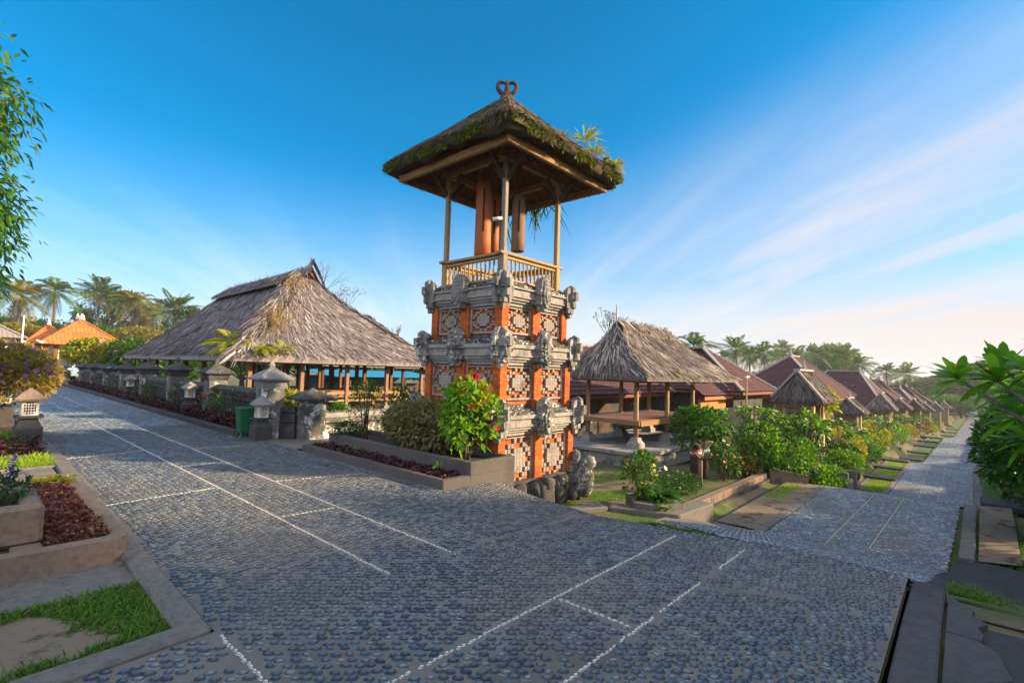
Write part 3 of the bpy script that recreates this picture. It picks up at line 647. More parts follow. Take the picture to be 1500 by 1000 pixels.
for h, zb, zt, zc in STOREYS:
    z0 = zb + (.16 if zb > 0 else .0)
    for f, _ in FACES:
        for a in (-h + .085, 0.0, h - .085):
            w = .17 if a else .2
            if a > 0 and True: pass
            fbox(MB_ := MB(), f, h - .10, a, (zb + zt) / 2 + .01, w if a == 0 else .16, zt - zb + .02, .10 if a == 0 else .098, bv=.004, o=.0 if a == 0 else .0)
            MB_.build('pilaster', BRICK, tower)
        for sgn in (-1, 1):
            c0 = sgn * (.1 + (h - .17)) / 2; pw = (h - .17) - .1; ph = zt - z0; zc_ = z0 + ph / 2; fr = MB(); lat = MB()
            for e in (-1, 1): fbox(fr, f, h - .10, c0 + e * (pw / 2 - .02), zc_, .04, ph, .05)
            fbox(fr, f, h - .10, c0, zt - .03, pw - .12, .055, .05); fbox(fr, f, h - .10, c0, z0 + .02, pw - .12, .04, .05)
            cw, ch = (pw - .1) / NG, (ph - .1) / NG
            for i_ in range(-4, 5):
                for j_ in range(-4, 5):
                    s_ = abs(i_) + abs(j_)
                    blob = (abs(i_) <= 1 and abs(j_) <= 2) or (abs(i_) <= 2 and abs(j_) <= 1)
                    ring = (s_ == 5 or (abs(i_), abs(j_)) in ((3, 3), (4, 2))) and i_ and j_
                    if blob or ring: fbox(lat, f, h - .10, c0 + i_ * cw, zc_ - .005 + j_ * ch, cw * (.99 if blob else .86), ch * (.99 if blob else .86), .052 if blob else .038 + .006 * (s_ % 2), bv=.003)
            p_ = fr.build('panel', CARVE, tower); lat.build('lattice', CARVE, p_)
EAR = [(-.05, -.33), (.05, -.33), (.075, -.22), (.12, -.22), (.12, -.05), (.145, -.05), (.145, .03), (.11, .06), (.11, .17), (.07, .24), (.0, .27), (-.07, .24), (-.11, .17), (-.11, .06), (-.145, .03), (-.145, -.05), (-.12, -.05), (-.12, -.22), (-.075, -.22)]
WING = [(0, -.36), (.06, -.36), (.075, -.27), (.13, -.27), (.13, -.19), (.2, -.17), (.2, -.02), (.27, -.02), (.27, .13), (.18, .13), (.18, .22), (.1, .27), (.03, .25), (0, .1)]
sd = 0
for si, (h, zb, zt, zc) in enumerate(STOREYS):
    mt = [STONE, STONE_W, STONE_W][si]; zt_ = zc - .02; k_ = [1.0, 1.08, 1.12][si]
    for f, _ in FACES:
        # middle ear: tapering bracket with a boss and a rounded head
        q = MB(); p, t, n = on_face(f, h + .02, 0, zt_); q.extr([(a * k_, b * k_) for a, b in EAR], p, t, (0, 0, 1), n, .17, rough=.006, seed=sd); sd += 1
        p, t, n = on_face(f, h + .19, 0, zt_); q.extr([(a * .72 * k_, b * .74 * k_ - .02) for a, b in EAR], p, t, (0, 0, 1), n, .035, rough=.005, seed=sd); q.extr([(a * .42, b * .4 - .05) for a, b in EAR], p + n * .03, t, (0, 0, 1), n, .025, rough=.004, seed=sd)
        q.lump(p + A([0, 0, .13 * k_]) - n * .04, (.2 * k_, .16, .2 * k_), sd, rz=math.atan2(t[1], t[0]), rough=.14)
        for zz_, ww_ in ((-.26, .09), (-.2, .15), (-.14, .19), (-.06, .2), (.0, .24), (.07, .15), (.13, .13), (.19, .09)): fbox(q, f, h + .205, rng.normal(0, .006), zt_ + zz_ * k_, ww_ * k_, .022 * k_, .03, bv=.004)
        q.build('carved_ear', mt, tower)
        # corner ears: one diagonal and one wing on each neighbouring face
        q = MB(); dg = nrm(A([[1, -1, 0], [1, 1, 0], [-1, 1, 0], [-1, -1, 0]][f], float)); cp = A([CX, CY, zt_]) + dg * (h + .02) * math.sqrt(2) * .985; sdv = A([-dg[1], dg[0], 0])
        q.extr([(a * k_ * .62, b * k_ * .9) for a, b in WING], cp - sdv * .06 - dg * .05, dg, (0, 0, 1), sdv, .12, rough=.006, seed=sd)
        for ax in (0, 1):
            e = np.zeros(3); e[ax] = np.sign(dg[ax]); o2 = np.zeros(3); o2[1 - ax] = np.sign(dg[1 - ax])
            q.extr([(a * k_ * .78, b * k_ * .97) for a, b in WING], A([CX, CY, zt_]) + e * (h + .0) + o2 * (h - .02), e, (0, 0, 1), o2, .08, rough=.006, seed=sd + 5)
            q.extr([(a * k_ * .6 - .08, b * k_ * .8) for a, b in EAR], A([CX, CY, zt_]) + e * h + o2 * (h + .04), e, (0, 0, 1), o2, .06, rough=.006, seed=sd + 9)
        q.lump(cp + dg * .03 + A([0, 0, .08]), (.13, .13, .2), sd, rz=.7, rough=.16)
        q.build('carved_ear', mt, tower); sd += 1
# rough plinth with curling foot stones
STONE_F = m_stone("foot_stone_grey", (.1, .1, .1), (.2, .195, .185), lichen=.5, mould=.5, scale=5, lcol=(.5, .49, .46)); pl = MB(); pl.sq(CX, CY, [(1.12, -.72), (1.12, -.42), (1.07, -.42), (1.07, -.28), (1.03, -.28), (1.03, -.2)]); pl.build('plinth', STONE_D, tower)
for f, _ in FACES:
    ang = [0, math.pi / 2, math.pi, -math.pi / 2][f]
    for a, w, hh in ((-.78, .3, .46), (-.42, .16, .36), (-.05, .34, .5), (.34, .3, .46), (.66, .22, .42)):
        q = MB(); p, t, n = on_face(f, 1.12, a, -.44, .05); q.lump(p, (w, .34, hh), sd, rz=ang, p=4.5, rough=.1); q.lump(p + n * .1 + A([0, 0, hh * .38]), (w * .72, .22, .2), sd + 1, rz=ang, rough=.15); q.build('foot_stone', STONE_D, tower); sd += 2
    if f == 3: continue   # that corner is built into the planter
    dg = nrm(A([[1, -1, 0], [1, 1, 0], [-1, 1, 0], [-1, -1, 0]][f], float)); c = A([CX, CY, 0]) + dg * 1.12 * 1.414; az_ = math.atan2(dg[1], dg[0])
    q = MB(); q.lump(c + A([0, 0, -.42]), (.42, .36, .5), sd, rz=az_, p=4, tilt=.15); q.lump(c + dg * .1 + A([0, 0, -.14]), (.3, .34, .42), sd + 1, rz=az_, tilt=.55, p=3.5, rough=.16); q.lump(c - dg * .12 + A([0, 0, -.04]), (.16, .28, .44), sd + 2, rz=az_, tilt=.3, p=3.5, rough=.16)
    q.build('foot_stone', STONE_F, tower); sd += 3
# belfry
PH, ZF = .735, 2.99
rail = MB()
for f, _ in FACES:
    L2 = (PH + .13) * 2; p, t, n = on_face(f, PH, 0, 3.57)
    rail.box(p, (L2, .13, .05) if f % 2 == 0 else (.13, L2 - .27, .05), bv=.012)
    p, t, n = on_face(f, PH, 0, 3.505); rail.box(p, (L2 - .32, .06, .045) if f % 2 == 0 else (.06, L2 - .32, .045), bv=.006)
    p, t, n = on_face(f, PH, 0, 3.14); rail.box(p, (L2 - .32, .05, .04) if f % 2 == 0 else (.05, L2 - .32, .04), bv=.006)
rail.build('handrail', WOOD, tower)
bal = MB(); bal.lathe((0, 0, 0), [(.018, 0), (.018, .04), (.012, .06), (.026, .12), (.012, .19), (.017, .2), (.012, .21), (.02, .29), (.012, .31), (.018, .325), (.018, .35)], 7)
b0 = None
for f, _ in FACES:
    for a in np.linspace(-PH + .11, PH - .11, 13):
        p, t, n = on_face(f, PH, a, 3.155)
        if b0 is None: b0 = bal.build('baluster', WOOD, None, (0, 0, 0)); b0.parent = tower; ob = b0
        else: ob = b0.copy(); sc.collection.objects.link(ob)
        ob.location = p - A(tower.location)
for sx in (-1, 1):
    for sy in (-1, 1):
        x_, y_ = CX + sx * PH, CY + sy * PH; q = MB(); q.sq(x_, y_, [(.12, ZF), (.12, ZF + .09), (.07, ZF + .15)]); q.build('post_foot', STONE, tower)
        q = MB(); q.box((x_, y_, 3.34), (.115, .115, .44), bv=.01); q.box((x_, y_, 4.42), (.085, .085, 1.72), bv=.01); q.build('post', WOOD_G if sx * sy > 0 else WOOD, tower)
        q = MB()
        for ax in (0, 1):
            e = np.zeros(3); e[ax] = -(sx, sy)[ax]; q.bar(A([x_, y_, 4.82]) + e * .03, A([x_, y_, 5.2]) + e * .36, .05, .06)
            q.bar(A([x_, y_, 4.86]) - e * .03, A([x_, y_, 5.24]) - e * .46, .05, .055)
        q.build('bracket', WOOD_D, tower)
bm = MB(); EB = 1.36; ZE = 5.2
for f, _ in FACES:
    p, t, n = on_face(f, EB, 0, ZE - .06); L2 = EB * 2 + .1; bm.box(p, (L2, .075, .13) if f % 2 == 0 else (.075, L2 - .176, .13), bv=.008)
    p, t, n = on_face(f, PH, 0, 5.25); bm.box(p, (PH * 2 + .3, .09, .11) if f % 2 == 0 else (.09, PH * 2 - .1, .11), bv=.006)
bm.build('beam', WOOD_H, tower)
rf = MB(); APZ = 6.42
for f, _ in FACES:
    for a in np.linspace(-1, 1, 11):
        p, t, n = on_face(f, EB, a * EB, ZE + .03); p2, _, _ = on_face(f, .1, a * .1, APZ - .1); rf.bar(p, p2, .04, .05)
    for v in (.25, .5, .72):
        hh = EB * (1 - v); zz_ = ZE + (APZ - .13 - ZE) * v + .01; p, t, n = on_face(f, hh, 0, zz_); rf.bar(p - t * hh, p + t * hh, .035, .04)
rf.build('rafter', WOOD_R, tower)
un = MB(); e = EB + .12
un.add([(CX - e, CY - e, ZE + .03), (CX + e, CY - e, ZE + .03), (CX + e, CY + e, ZE + .03), (CX - e, CY + e, ZE + .03), (CX, CY, APZ + .08)], [(0, 1, 4), (1, 2, 4), (2, 3, 4), (3, 0, 4)]); un.build('ceiling', MAT_UNDER, tower)
th = MB(); rings = [(1.42, 5.25), (1.53, 5.21), (1.61, 5.24), (1.62, 5.36), (1.52, 5.47), (1.22, 5.72), (.82, 6.06), (.42, 6.42), (.18, 6.68), (.1, 6.76)]
g_ = np.random.default_rng(5); nseg = 56; V = []
for ri, (hh, z_) in enumerate(rings):
    for k in range(nseg):
        s_ = k / nseg * 4; f = int(s_); a = (s_ - f) * 2 - 1; p, t, n = on_face(f, hh, a * hh, z_); rr = 1 - .05 * (abs(a) ** 6)
        p = A([CX, CY, 0]) + (p - A([CX, CY, 0])) * A([rr, rr, 1]) - A([0, 0, (.06 * a ** 4 + .025 * math.sin(k * 1.9) + .02 * math.sin(k * .7)) * (ri < 5)]) + g_.normal(0, .03 if ri < 8 else 0, 3); V.append(p)
F = A([(r * nseg + k, r * nseg + (k + 1) % nseg, r * nseg + nseg + (k + 1) % nseg, r * nseg + nseg + k) for r in range(len(rings) - 1) for k in range(nseg)]); th.add(A(V), F, 0, True)
for f, _ in FACES:
    c = [on_face(f, 1.62, s_ * 1.57, 5.37)[0] for s_ in (-1, 1)]; m_ = [on_face(f, 1.0, s_ * .99, 5.92)[0] for s_ in (1, -1)]; tp = [on_face(f, .15, s_ * .15, 6.73)[0] for s_ in (1, -1)]
    thatch_face(th, c[0], c[1], m_[0], m_[1], 2600, L_=.26, W=.018, skew=0, th=.1, lift=.06, seed=20 + f); thatch_face(th, m_[1], m_[0], tp[0], tp[1], 1300, L_=.28, W=.022, skew=0, th=.0, lift=.04, seed=30 + f)
rfo = th.build('roof', THATCH_M, tower)
ms = MB(); n_ = 5200; f_ = rng.integers(0, 4, n_); P_ = []
for f in range(4):
    k = 2400; a = rng.uniform(-1, 1, k); cl = np.sin(a * 9 + f) + np.sin(a * 23 + 2 * f) + rng.normal(0, .5, k); a = a[cl > -.3]; z = 5.24 + np.abs(rng.normal(.05, .12, len(a)))
    for q, zz_ in zip(a, z): P_.append(on_face(f, 1.63 - max(0, zz_ - 5.38) * 1.1, q * 1.56, zz_)[0])
P_ = A(P_); D_ = nrm(rdirs(len(P_)) + A([0, 0, -.2]) + nrm(P_ - A([CX, CY, 5])) * .8); ms.rib(P_, D_, sides(D_), rng.uniform(.03, .09, len(P_)), .022, .4, ((0, .6), (.5, 1), (1, .1)))
ms.build('moss', m_leaf("moss_tuft", [(.03, .05, .008), (.1, .13, .012), (.22, .22, .02), (.04, .07, .01)], .2), rfo)
fi = MB(); FZ = 6.72
fi.lathe((CX, CY, FZ - .06), [(.19, 0), (.2, .08), (.13, .16), (.1, .22), (.07, .26)], 10)
for s_ in (-1, 1):
    dr = A([.7071, -.7071, 0]) * s_; P = [A([CX, CY, FZ + .16]) + dr * a + A([0, 0, b]) for a, b in ((.04, 0), (.13, .06), (.185, .15), (.17, .23), (.1, .265), (.03, .24), (.015, .17))]; fi.tube(P, [.045, .045, .042, .04, .036, .03, .02], 7)
fi.tube([(CX, CY, FZ + .1), (CX, CY, FZ + .3), (CX + .01, CY, FZ + .44)], [.06, .055, .035], 7)
for k in range(7):
    a = k * .9; fi.tube([(CX + .08 * math.cos(a), CY + .08 * math.sin(a), FZ + .1), (CX + .13 * math.cos(a), CY + .13 * math.sin(a), FZ + .19)], [.03, .008], 5)
fi.build('finial', m_plain("weathered_terracotta", (.06, .035, .027), .9, .4, 14, .6), tower)
def bell(x, y, z0, z1, r, mat, label):
    b = thing('slit_drum', (x, y, z0), label, "wooden bell"); q = MB(); q.lathe((x, y, 0), [(r * .8, z0), (r, z0 + .015), (r, z0 + .3), (r * .96, z1 - .2), (r * .8, z1 - .05), (r * .3, z1)], 18); q.build('body', mat, b)
    q = MB(); q.box((x - r * .69, y - r * .69, (z0 + z1) / 2 + .1), (.03, .02, (z1 - z0) * .55), rz=R(-45)); q.build('slit', BLACK, b); q = MB(); q.tube([(x, y, z1 - .05), (x, y, 5.75)], .018, 6); q.build('rope', TWIG, b)
bell(6.5, 6.68, 3.72, 5.2, .155, BELLW, "long smooth red brown wooden slit drum, the larger one hanging in the belfry")
bell(7.02, 6.26, 3.85, 4.95, .13, BELLW2, "shorter cracked dark wooden slit drum hanging beside the front belfry post")
bell(7.0, 6.88, 3.9, 5.1, .1, BELLW, "slim orange wooden slit drum half hidden behind the front belfry post")
scam = thing('security_camera', (6.0, 5.73, 4.16), "small white security camera on the front post of the tower", "camera")
q = MB(); q.tube([(5.9, 5.84, 4.13), (6.01, 5.73, 4.15)], .03, 10); q.build('housing', WHITE, scam); q = MB(); q.bar((6.01, 5.73, 4.15), (6.06, 5.72, 4.1), .02, .02); q.build('bracket', WHITE, scam)
# ================================================================ great thatched hall
hall = thing('thatched_hall', (9.5, 23, -.1), "great open hall with a long sagging palm thatch roof", "hall")
t_ = MB(); hip_thatch(t_, 5.5, 13.6, 15.9, 30.2, 1.8, ((9.5, 20.1), (9.5, 28.9)), 5.35, 290, sag=.25, L_=.5, W=.024, lift=.08, th=.16, grid=12, skew=.4); roof = t_.build('roof', THATCH, hall)
t_ = MB(); thatch_face(t_, (8.75, 20.7, 5.0), (8.75, 29, 4.9), (9.5, 29, 5.48), (9.5, 19.6, 5.58), 1500, L_=.42, W=.03, skew=.1, th=.1, seed=51); thatch_face(t_, (10.25, 29, 4.9), (10.25, 20.7, 5.0), (9.5, 19.6, 5.58), (9.5, 29, 5.48), 1500, L_=.42, W=.03, skew=.1, th=.1, seed=52)
thatch_face(t_, (8.9, 19.75, 4.9), (9.35, 19.45, 5.45), (9.5, 19.5, 5.75), (9.5, 19.6, 5.72), 140, L_=.5, W=.06, seed=53); thatch_face(t_, (9.65, 19.45, 5.45), (10.1, 19.75, 4.9), (9.5, 19.6, 5.72), (9.5, 19.5, 5.75), 140, L_=.5, W=.06, seed=54)
t_.build('ridge_cap', THATCH, roof); t_ = MB(); t_.add([(8.95, 19.95, 4.9), (10.05, 19.95, 4.9), (9.5, 19.95, 5.6)], [(0, 1, 2)]); t_.bar((9.05, 19.85, 4.95), (9.5, 19.75, 5.6), .07, .09); t_.bar((9.95, 19.85, 4.95), (9.5, 19.75, 5.6), .07, .09); t_.bar((9.5, 19.72, 5.35), (9.5, 19.72, 5.95), .05, .05); t_.build('gable', WOOD_R, roof)
t_ = MB(); n_ = 1100; v = rng.uniform(0, 1, n_); p = A([5.5, 15.9, 1.85]) * (1 - v)[:, None] + A([9.45, 20.1, 5.5]) * v[:, None] + rng.normal(0, .1, (n_, 3)) * A([1, 1, .3]) + A([0, 0, .1]); d = nrm(A([-1, -.2, -1.]) + rng.normal(0, .45, (n_, 3)) * A([1, 1, .3])); t_.rib(p, d, sides(d), rng.uniform(.3, .7, n_), .035, .1, ((0, .7), (.5, 1), (1, .2))); t_.build('hip_cap', THATCH, roof)
b_ = MB(); X0, X1, Y0, Y1 = 5.75, 13.35, 16.15, 29.95
for (a, c, d) in (((X0, Y0), (X1, Y0), 0), ((X0, Y1), (X1, Y1), 0), ((X0, Y0), (X0, Y1), 1), ((X1, Y0), (X1, Y1), 1)): b_.bar((*a, 1.68), (*c, 1.68), .12, .16 if not d else .15)
b_.build('beam', WOOD_R, hall)
WOOD_P = _wood("hall_post_wood", (.19, .1, .06), (.33, .2, .13))  # paler wood for the front row: sunlight put into its colour
for x_ in np.linspace(6.2, 12.9, 5):
    for y_ in np.linspace(16.6, 29.5, 7):
        if 1 < (x_ - 6.2) / 1.67 < 3 and 17 < y_ < 29: continue
        q = MB(); q.box((x_, y_, .78), (.13, .13, 1.72), bv=.012); q.build('post', WOOD_P if y_ < 17 else WOOD_R, hall)
        q = MB(); q.sq(x_, y_, [(.18, -.2), (.18, -.02), (.11, .12)]); q.build('post_foot', STONE, hall)
fl = MB(); fl.box((9.55, 23, -.22), (8.4, 14.2, .3)); fl.box((9.55, 23.1, -.04), (7.6, 13.4, .12)); fl.build('floor', CONC, hall)
q = MB(); q.box((9.9, 18.2, .62), (5.2, 2.2, .1), bv=.01)
for x_ in np.linspace(7.6, 12.2, 5):
    q.box((x_, 17.2, .3), (.1, .1, .6)); q.box((x_, 19.2, .3), (.1, .1, .6))
q.bar((7.3, 17.1, .42), (12.5, 17.1, .42), .05, .1); q.build('sleeping_platform', WOOD_H, hall)
q = MB()
for zz_ in (.35, .62): q.box((10.6, 16.6, zz_), (3.6, .05, .07))
q.build('rail', WOOD, hall)
# second hall beyond, and a blue sheet-roofed shelter between
h2 = thing('thatched_pavilion', (17, 32, -.1), "second thatched pavilion seen low behind the great hall", "pavilion")
t_ = MB(); hip_thatch(t_, 13.2, 22.5, 26, 36, 1.75, ((16.5, 31), (19.2, 31)), 5.2, 30, sag=.2, L_=.8, W=.09, th=.2, lift=.08); t_.build('roof', THATCH, h2)
for x_ in (13.8, 16.5, 19.2, 21.9):
    for y_ in (26.6, 35.4): q = MB(); q.box((x_, y_, .75), (.15, .15, 1.9), bv=.01); q.build('post', WOOD_D, h2)
q = MB(); q.box((17.8, 31, -.1), (9, 9.6, .3)); q.build('floor', CONC, h2)
bs = thing('shelter', (26, 41, -1.6), "shelter with a bright blue sheet roof glimpsed through the hall posts", "shelter")
q = MB(); BLUE = m_plain("blue_roof_sheet", (.025, .22, .4), .45, .12, 3, .1)
for k in range(38): q.bar((20.5 + k * .3, 38.0, .72), (20.5 + k * .3, 43, 1.2), .295, .03 + .012 * (k % 2))
q.build('roof', BLUE, bs)
q = MB(); q.box((26, 40, -.6), (9.5, .2, 1.4)); q.build('counter', WOOD_D, bs)
for x_ in (20.8, 22.4, 24, 26, 28, 30, 31.5): q = MB(); q.box((x_, 38.4, -.7), (.14, .14, 2.2)); q.build('post', WOOD_D, bs)
q = MB(); q.box((26, 43.2, -.5), (11, .2, 2.4)); q.build('wall', m_plain("teal_wall", (.03, .1, .13), .8, .3), bs)
# ================================================================ open bale by the gardens
bale = thing('open_pavilion', (16.2, 8.4, -1.05), "small open pavilion with a bleached thatch roof and a raised bed platform", "pavilion")
t_ = MB(); hip_thatch(t_, 13.3, 21.1, 6.75, 10.0, 1.55, ((14.5, 8.4), (18.3, 8.4)), 3.2, 260, sag=.1, L_=.5, W=.028, lift=.08, th=.14, skew=.3); r_ = t_.build('roof', THATCH_B, bale)
t_ = MB(); n_ = 46; v = rng.uniform(.1, .9, n_); u = rng.uniform(.02, .95, n_); p = np.c_[13.6 + u * 5.5, 6.9 + v * 1.5, 1.6 + v * 1.5]; d = nrm(A([.75, -.95, -1.05]) + rng.normal(0, .22, (n_, 3)) * A([1, .2, .2])); d[:, 2] = d[:, 1] * 1.0
for a, b, l_ in zip(p, nrm(d), rng.uniform(.4, 1.3, n_)): t_.bar(a + A([0, 0, .1]), a + b * l_ + A([0, 0, .12]), .035, .025)
p = np.c_[np.full(16, 0.), 7 + rng.uniform(0, 2.6, 16), np.zeros(16)]
for a in p:
    v = rng.uniform(.05, .7); t_.bar((13.4 + v * 1.1, 8.4 + (a[1] - 8.4) * (1 - v), 1.68 + v * 1.5), (13.4 + (v + .25) * 1.1, 8.4 + (a[1] - 8.4) * (1 - v) * .7, 1.69 + (v + .25) * 1.5), .04, .025)
t_.build('thatch_batten', _wood("bamboo_strip", (.3, .24, .2), (.5, .42, .36)), r_)
t_ = MB(); thatch_face(t_, (14.4, 8.1, 3.02), (18.3, 8.1, 3.02), (18.3, 8.4, 3.3), (14.4, 8.4, 3.38), 260, L_=.4, W=.035, seed=71, skew=0); thatch_face(t_, (18.3, 8.7, 3.02), (14.4, 8.7, 3.02), (14.4, 8.4, 3.38), (18.3, 8.4, 3.3), 260, L_=.4, W=.035, seed=72, skew=0); t_.build('ridge_cap', THATCH_B, r_)
b_ = MB()
for y_ in (7.2, 9.5): b_.bar((13.6, y_, 1.42), (19.0, y_, 1.42), .1, .13)
for x_ in (13.75, 18.8): b_.bar((x_, 7.26, 1.42), (x_, 9.44, 1.42), .1, .12)
b_.build('beam', WOOD_H, bale)
for x_ in (14.1, 16.25, 18.4):
    for y_ in (7.5, 9.25):
        q = MB(); q.lathe((x_, y_, 0), [(.075, -.3), (.085, .1), (.07, .12), (.075, .2), (.07, 1.4)], 10); q.build('post', WOOD, bale); q = MB(); q.sq(x_, y_, [(.2, -.62), (.2, -.5), (.13, -.4), (.12, -.32)]); q.build('post_foot', STONE_L, bale)
q = MB(); q.box((16.25, 8.37, .19), (5.0, 2.3, .05), bv=.008); q.build('bed_platform', m_plain("worn_mat", (.2, .11, .1), .6, .35, 2.5, .15), bale)
q = MB(); q.bar((13.8, 7.2, .13), (18.75, 7.2, .13), .06, .15); q.bar((13.8, 9.54, .13), (18.75, 9.54, .13), .06, .15); q.bar((13.75, 7.2, .14), (13.75, 9.54, .14), .06, .13); q.build('bed_frame', WOOD_H, bale)
q = MB(); q.box((16, 8.4, -.68), (5.9, 3.5, .12), bv=.02); q.box((16, 8.4, -.95), (5.7, 3.3, .42)); q.build('base', STONE_L, bale)
q = MB(); q.bar((15.4, 7.25, 1.38), (16.5, 9.0, .5), .015, .03); q.build('brace', WOOD, bale)
# ================================================================ walls, pillars and lanterns
def cap_prof(h, z): return [(h * 1.06, z), (h * 1.06, z + .05), (h * 1.16, z + .05), (h * 1.16, z + .12), (h * 1.26, z + .16), (h * 1.62, z + .18), (h * 1.66, z + .215), (h * 1.2, z + .30), (h * .5, z + .40), (h * .28, z + .44), (h * .22, z + .46), (h * .26, z + .5), (h * .1, z + .6)]
gw = thing('garden_wall', (4.82, 23.6, 0), "long low dark stone wall with capped posts beside the street flower bed", "wall")
q = MB(); q.box((4.86, 24, .3), (.2, 24.6, 1.0)); q.box((4.86, 24, .84), (.3, 24.6, .08), bv=.02); q.box((4.83, 24, .72), (.3, 24.6, .07), bv=.01); q.sq(4.86, 24, [(.17, 12.3, .885), (.16, 12.3, .92), (.05, 12.3, 1.0)]); q.build('panel', STONE_D, gw)
for k, (y_, zt_) in enumerate([(15.2, 1.1), (18.75, 1.1), (22.3, 1.07), (25.7, 1.0), (29.1, .95), (32.2, .92), (35.7, .9)]):
    c_ = MB(); c_.sq(4.82, y_, [(.25, -.1), (.25, .2), (.22, .2), (.22, zt_)]); pp = c_.build('post', PILLAR, gw); c_ = MB(); c_.sq(4.82, y_, cap_prof(.22, zt_)); c_.build('cap', STONE_D, pp)
gp = thing('gate_pillar', (4.68, 11.3, 0), "tall grey stone gate pillar with peeling white patches and a pyramid cap", "pillar")
q = MB(); q.sq(4.68, 11.3, [(.235, -.1), (.235, .12), (.22, .12), (.22, 1.06)], rz=R(-4)); q.build('shaft', m_stone("peeling_render", (.17, .16, .155), (.28, .265, .25), lichen=.55, mould=.5, scale=1.3, lcol=(.66, .65, .68)), gp); q = MB(); q.sq(4.68, 11.3, cap_prof(.22, 1.06), rz=R(-4)); q.build('cap', STONE, gp)
gp = thing('gate_pillar', (5.3, 10.62, 0), "shorter mossy gate pillar with a broad pyramid cap and no spike", "pillar")
q = MB(); q.sq(5.3, 10.62, [(.22, -.1), (.22, .5), (.235, .5), (.235, .53), (.22, .53), (.22, .78), (.26, .78), (.26, .83)], rz=R(-4)); q.build('shaft', PILLAR, gp); q = MB(); q.sq(5.3, 10.62, [(.4, .83), (.41, .87), (.25, .97), (.06, 1.06), (.03, 1.09)], rz=R(-4)); q.build('cap', STONE_D, gp)
st = thing('stepped_wall', (5.0, 10.98, 0), "short stepped stone wall filling the gap between the two gate pillars", "wall")
q = MB(); q.box((4.99, 10.99, .1), (.34, .24, .42), rz=R(-50), bv=.015); q.box((4.99, 11.0, .42), (.34, .22, .2), rz=R(-50), bv=.015); q.box((4.99, 11.02, .6), (.34, .2, .14), rz=R(-50), bv=.02); q.build('courses', STONE_D, st)
lw = thing('boundary_wall', (7.4, 10.5, -.2), "low stepped stone wall catching golden sun behind the planter", "wall")
q = MB(); q.box((7.5, 10.55, .0), (4.0, .22, .7)); q.box((7.5, 10.55, .38), (4.0, .34, .1), bv=.02); q.box((7.5, 10.55, .17), (4.0, .27, .07), bv=.01); q.build('courses', PILLAR, lw); q = MB(); q.box((7.5, 10.56, .48), (4.0, .26, .12), bv=.03); q.build('coping', STONE_L, lw)
def lantern(x, y, z, label, s=1.0, rz=0.0):
    r = thing('stone_lantern', (x, y, z), label, "lantern", "carved stone lanterns along the street")
    q = MB(); q.sq(x, y, [(.17 * s, z - .05), (.17 * s, z + .28 * s), (.15 * s, z + .3 * s), (.11 * s, z + .4 * s), (.11 * s, z + .42 * s), (.17 * s, z + .43 * s), (.17 * s, z + .47 * s)], rz=rz); q.build('base', CONC_D, r)
    zb = z + .47 * s; hh = .24 * s; w = .095 * s; q = MB(); q.sq(x, y, [(w - .012, zb), (w - .012, zb + hh)], rz=rz); lb = q.build('lamp_box', BLACK, r)
    q = MB(); RZ = rotz(rz)
    for f in range(4):
        a = f * math.pi / 2; B = RZ @ rotz(a); cc = lambda u, o, zz_: A([x, y, 0]) + B @ A([u, -o, 0]) + A([0, 0, zz_])
        for u in (-w + .012, w - .012): q.box(cc(u, w, zb + hh / 2), (.026 * s, .026 * s, hh), rz=rz + a)
        for zz_ in (zb + .012 * s, zb + hh - .012 * s): q.box(cc(0, w, zz_), (w * 1.8, .024 * s, .026 * s), rz=rz + a)
        for sg in (-1, 1):
            for o_ in (-.5, 0, .5):
                u0, v0, u1, v1 = -1, -1 + o_ * 1.6, 1, 1 + o_ * 1.6
                t0, t1 = (max(0, (-1 - v0) / 2), min(1, (1 - v0) / 2)); pa = cc(sg * w * (u0 + 2 * t0) * .85, w, zb + hh / 2 + (v0 + 2 * t0) * hh * .45); pb = cc(sg * w * (u0 + 2 * t1) * .85, w, zb + hh / 2 + (v0 + 2 * t1) * hh * .45); q.bar(pa, pb, .02 * s, .026 * s)
    q.build('lattice', PLASTER_W, lb)
    q = MB(); zt_ = zb + hh; q.sq(x, y, [(.19 * s, zt_), (.2 * s, zt_ + .03 * s), (.1 * s, zt_ + .13 * s), (.03 * s, zt_ + .18 * s), (.02 * s, zt_ + .2 * s)], rz=rz); q.build('roof', CONC_R if x < 2 else STONE, r)
lantern(4.4, 11.0, 0, "stone lantern standing against the peeling gate pillar beside the green bin")
lantern(4.56, 16.4, .1, "stone lantern in the flower bed in front of the capped wall")
lantern(4.55, 23.6, .1, "smallest stone lantern, farthest along the dark wall bed")
lantern(.98, 12.7, 0, "white latticed stone lantern by the purple leaved bed and grass strip", 1.12)
lantern(.82, 16.2, 0, "white latticed stone lantern half under the purple flowering bush", 1.12)
bn = thing('waste_bin', (4.25, 11.45, 0), "dark green waste bin tucked behind a stone lantern", "bin")
q = MB(); GB = m_plain("green_bin_plastic", (.012, .1, .04), .5, .2, 4, .1); q.sq(4.25, 11.5, [(.1, .12, .12), (.14, .15, .6)]); q.build('tub', GB, bn); q = MB(); q.box((4.25, 11.5, .62), (.31, .33, .05), bv=.015); q.build('lid', GB, bn); q = MB()
for sx in (-1, 1):
    for sy in (-1, 1): q.bar((4.25 + sx * .07, 11.5 + sy * .08, .14), (4.25 + sx * .12, 11.5 + sy * .14, 0), .03, .03)
q.build('stand', GB, bn)
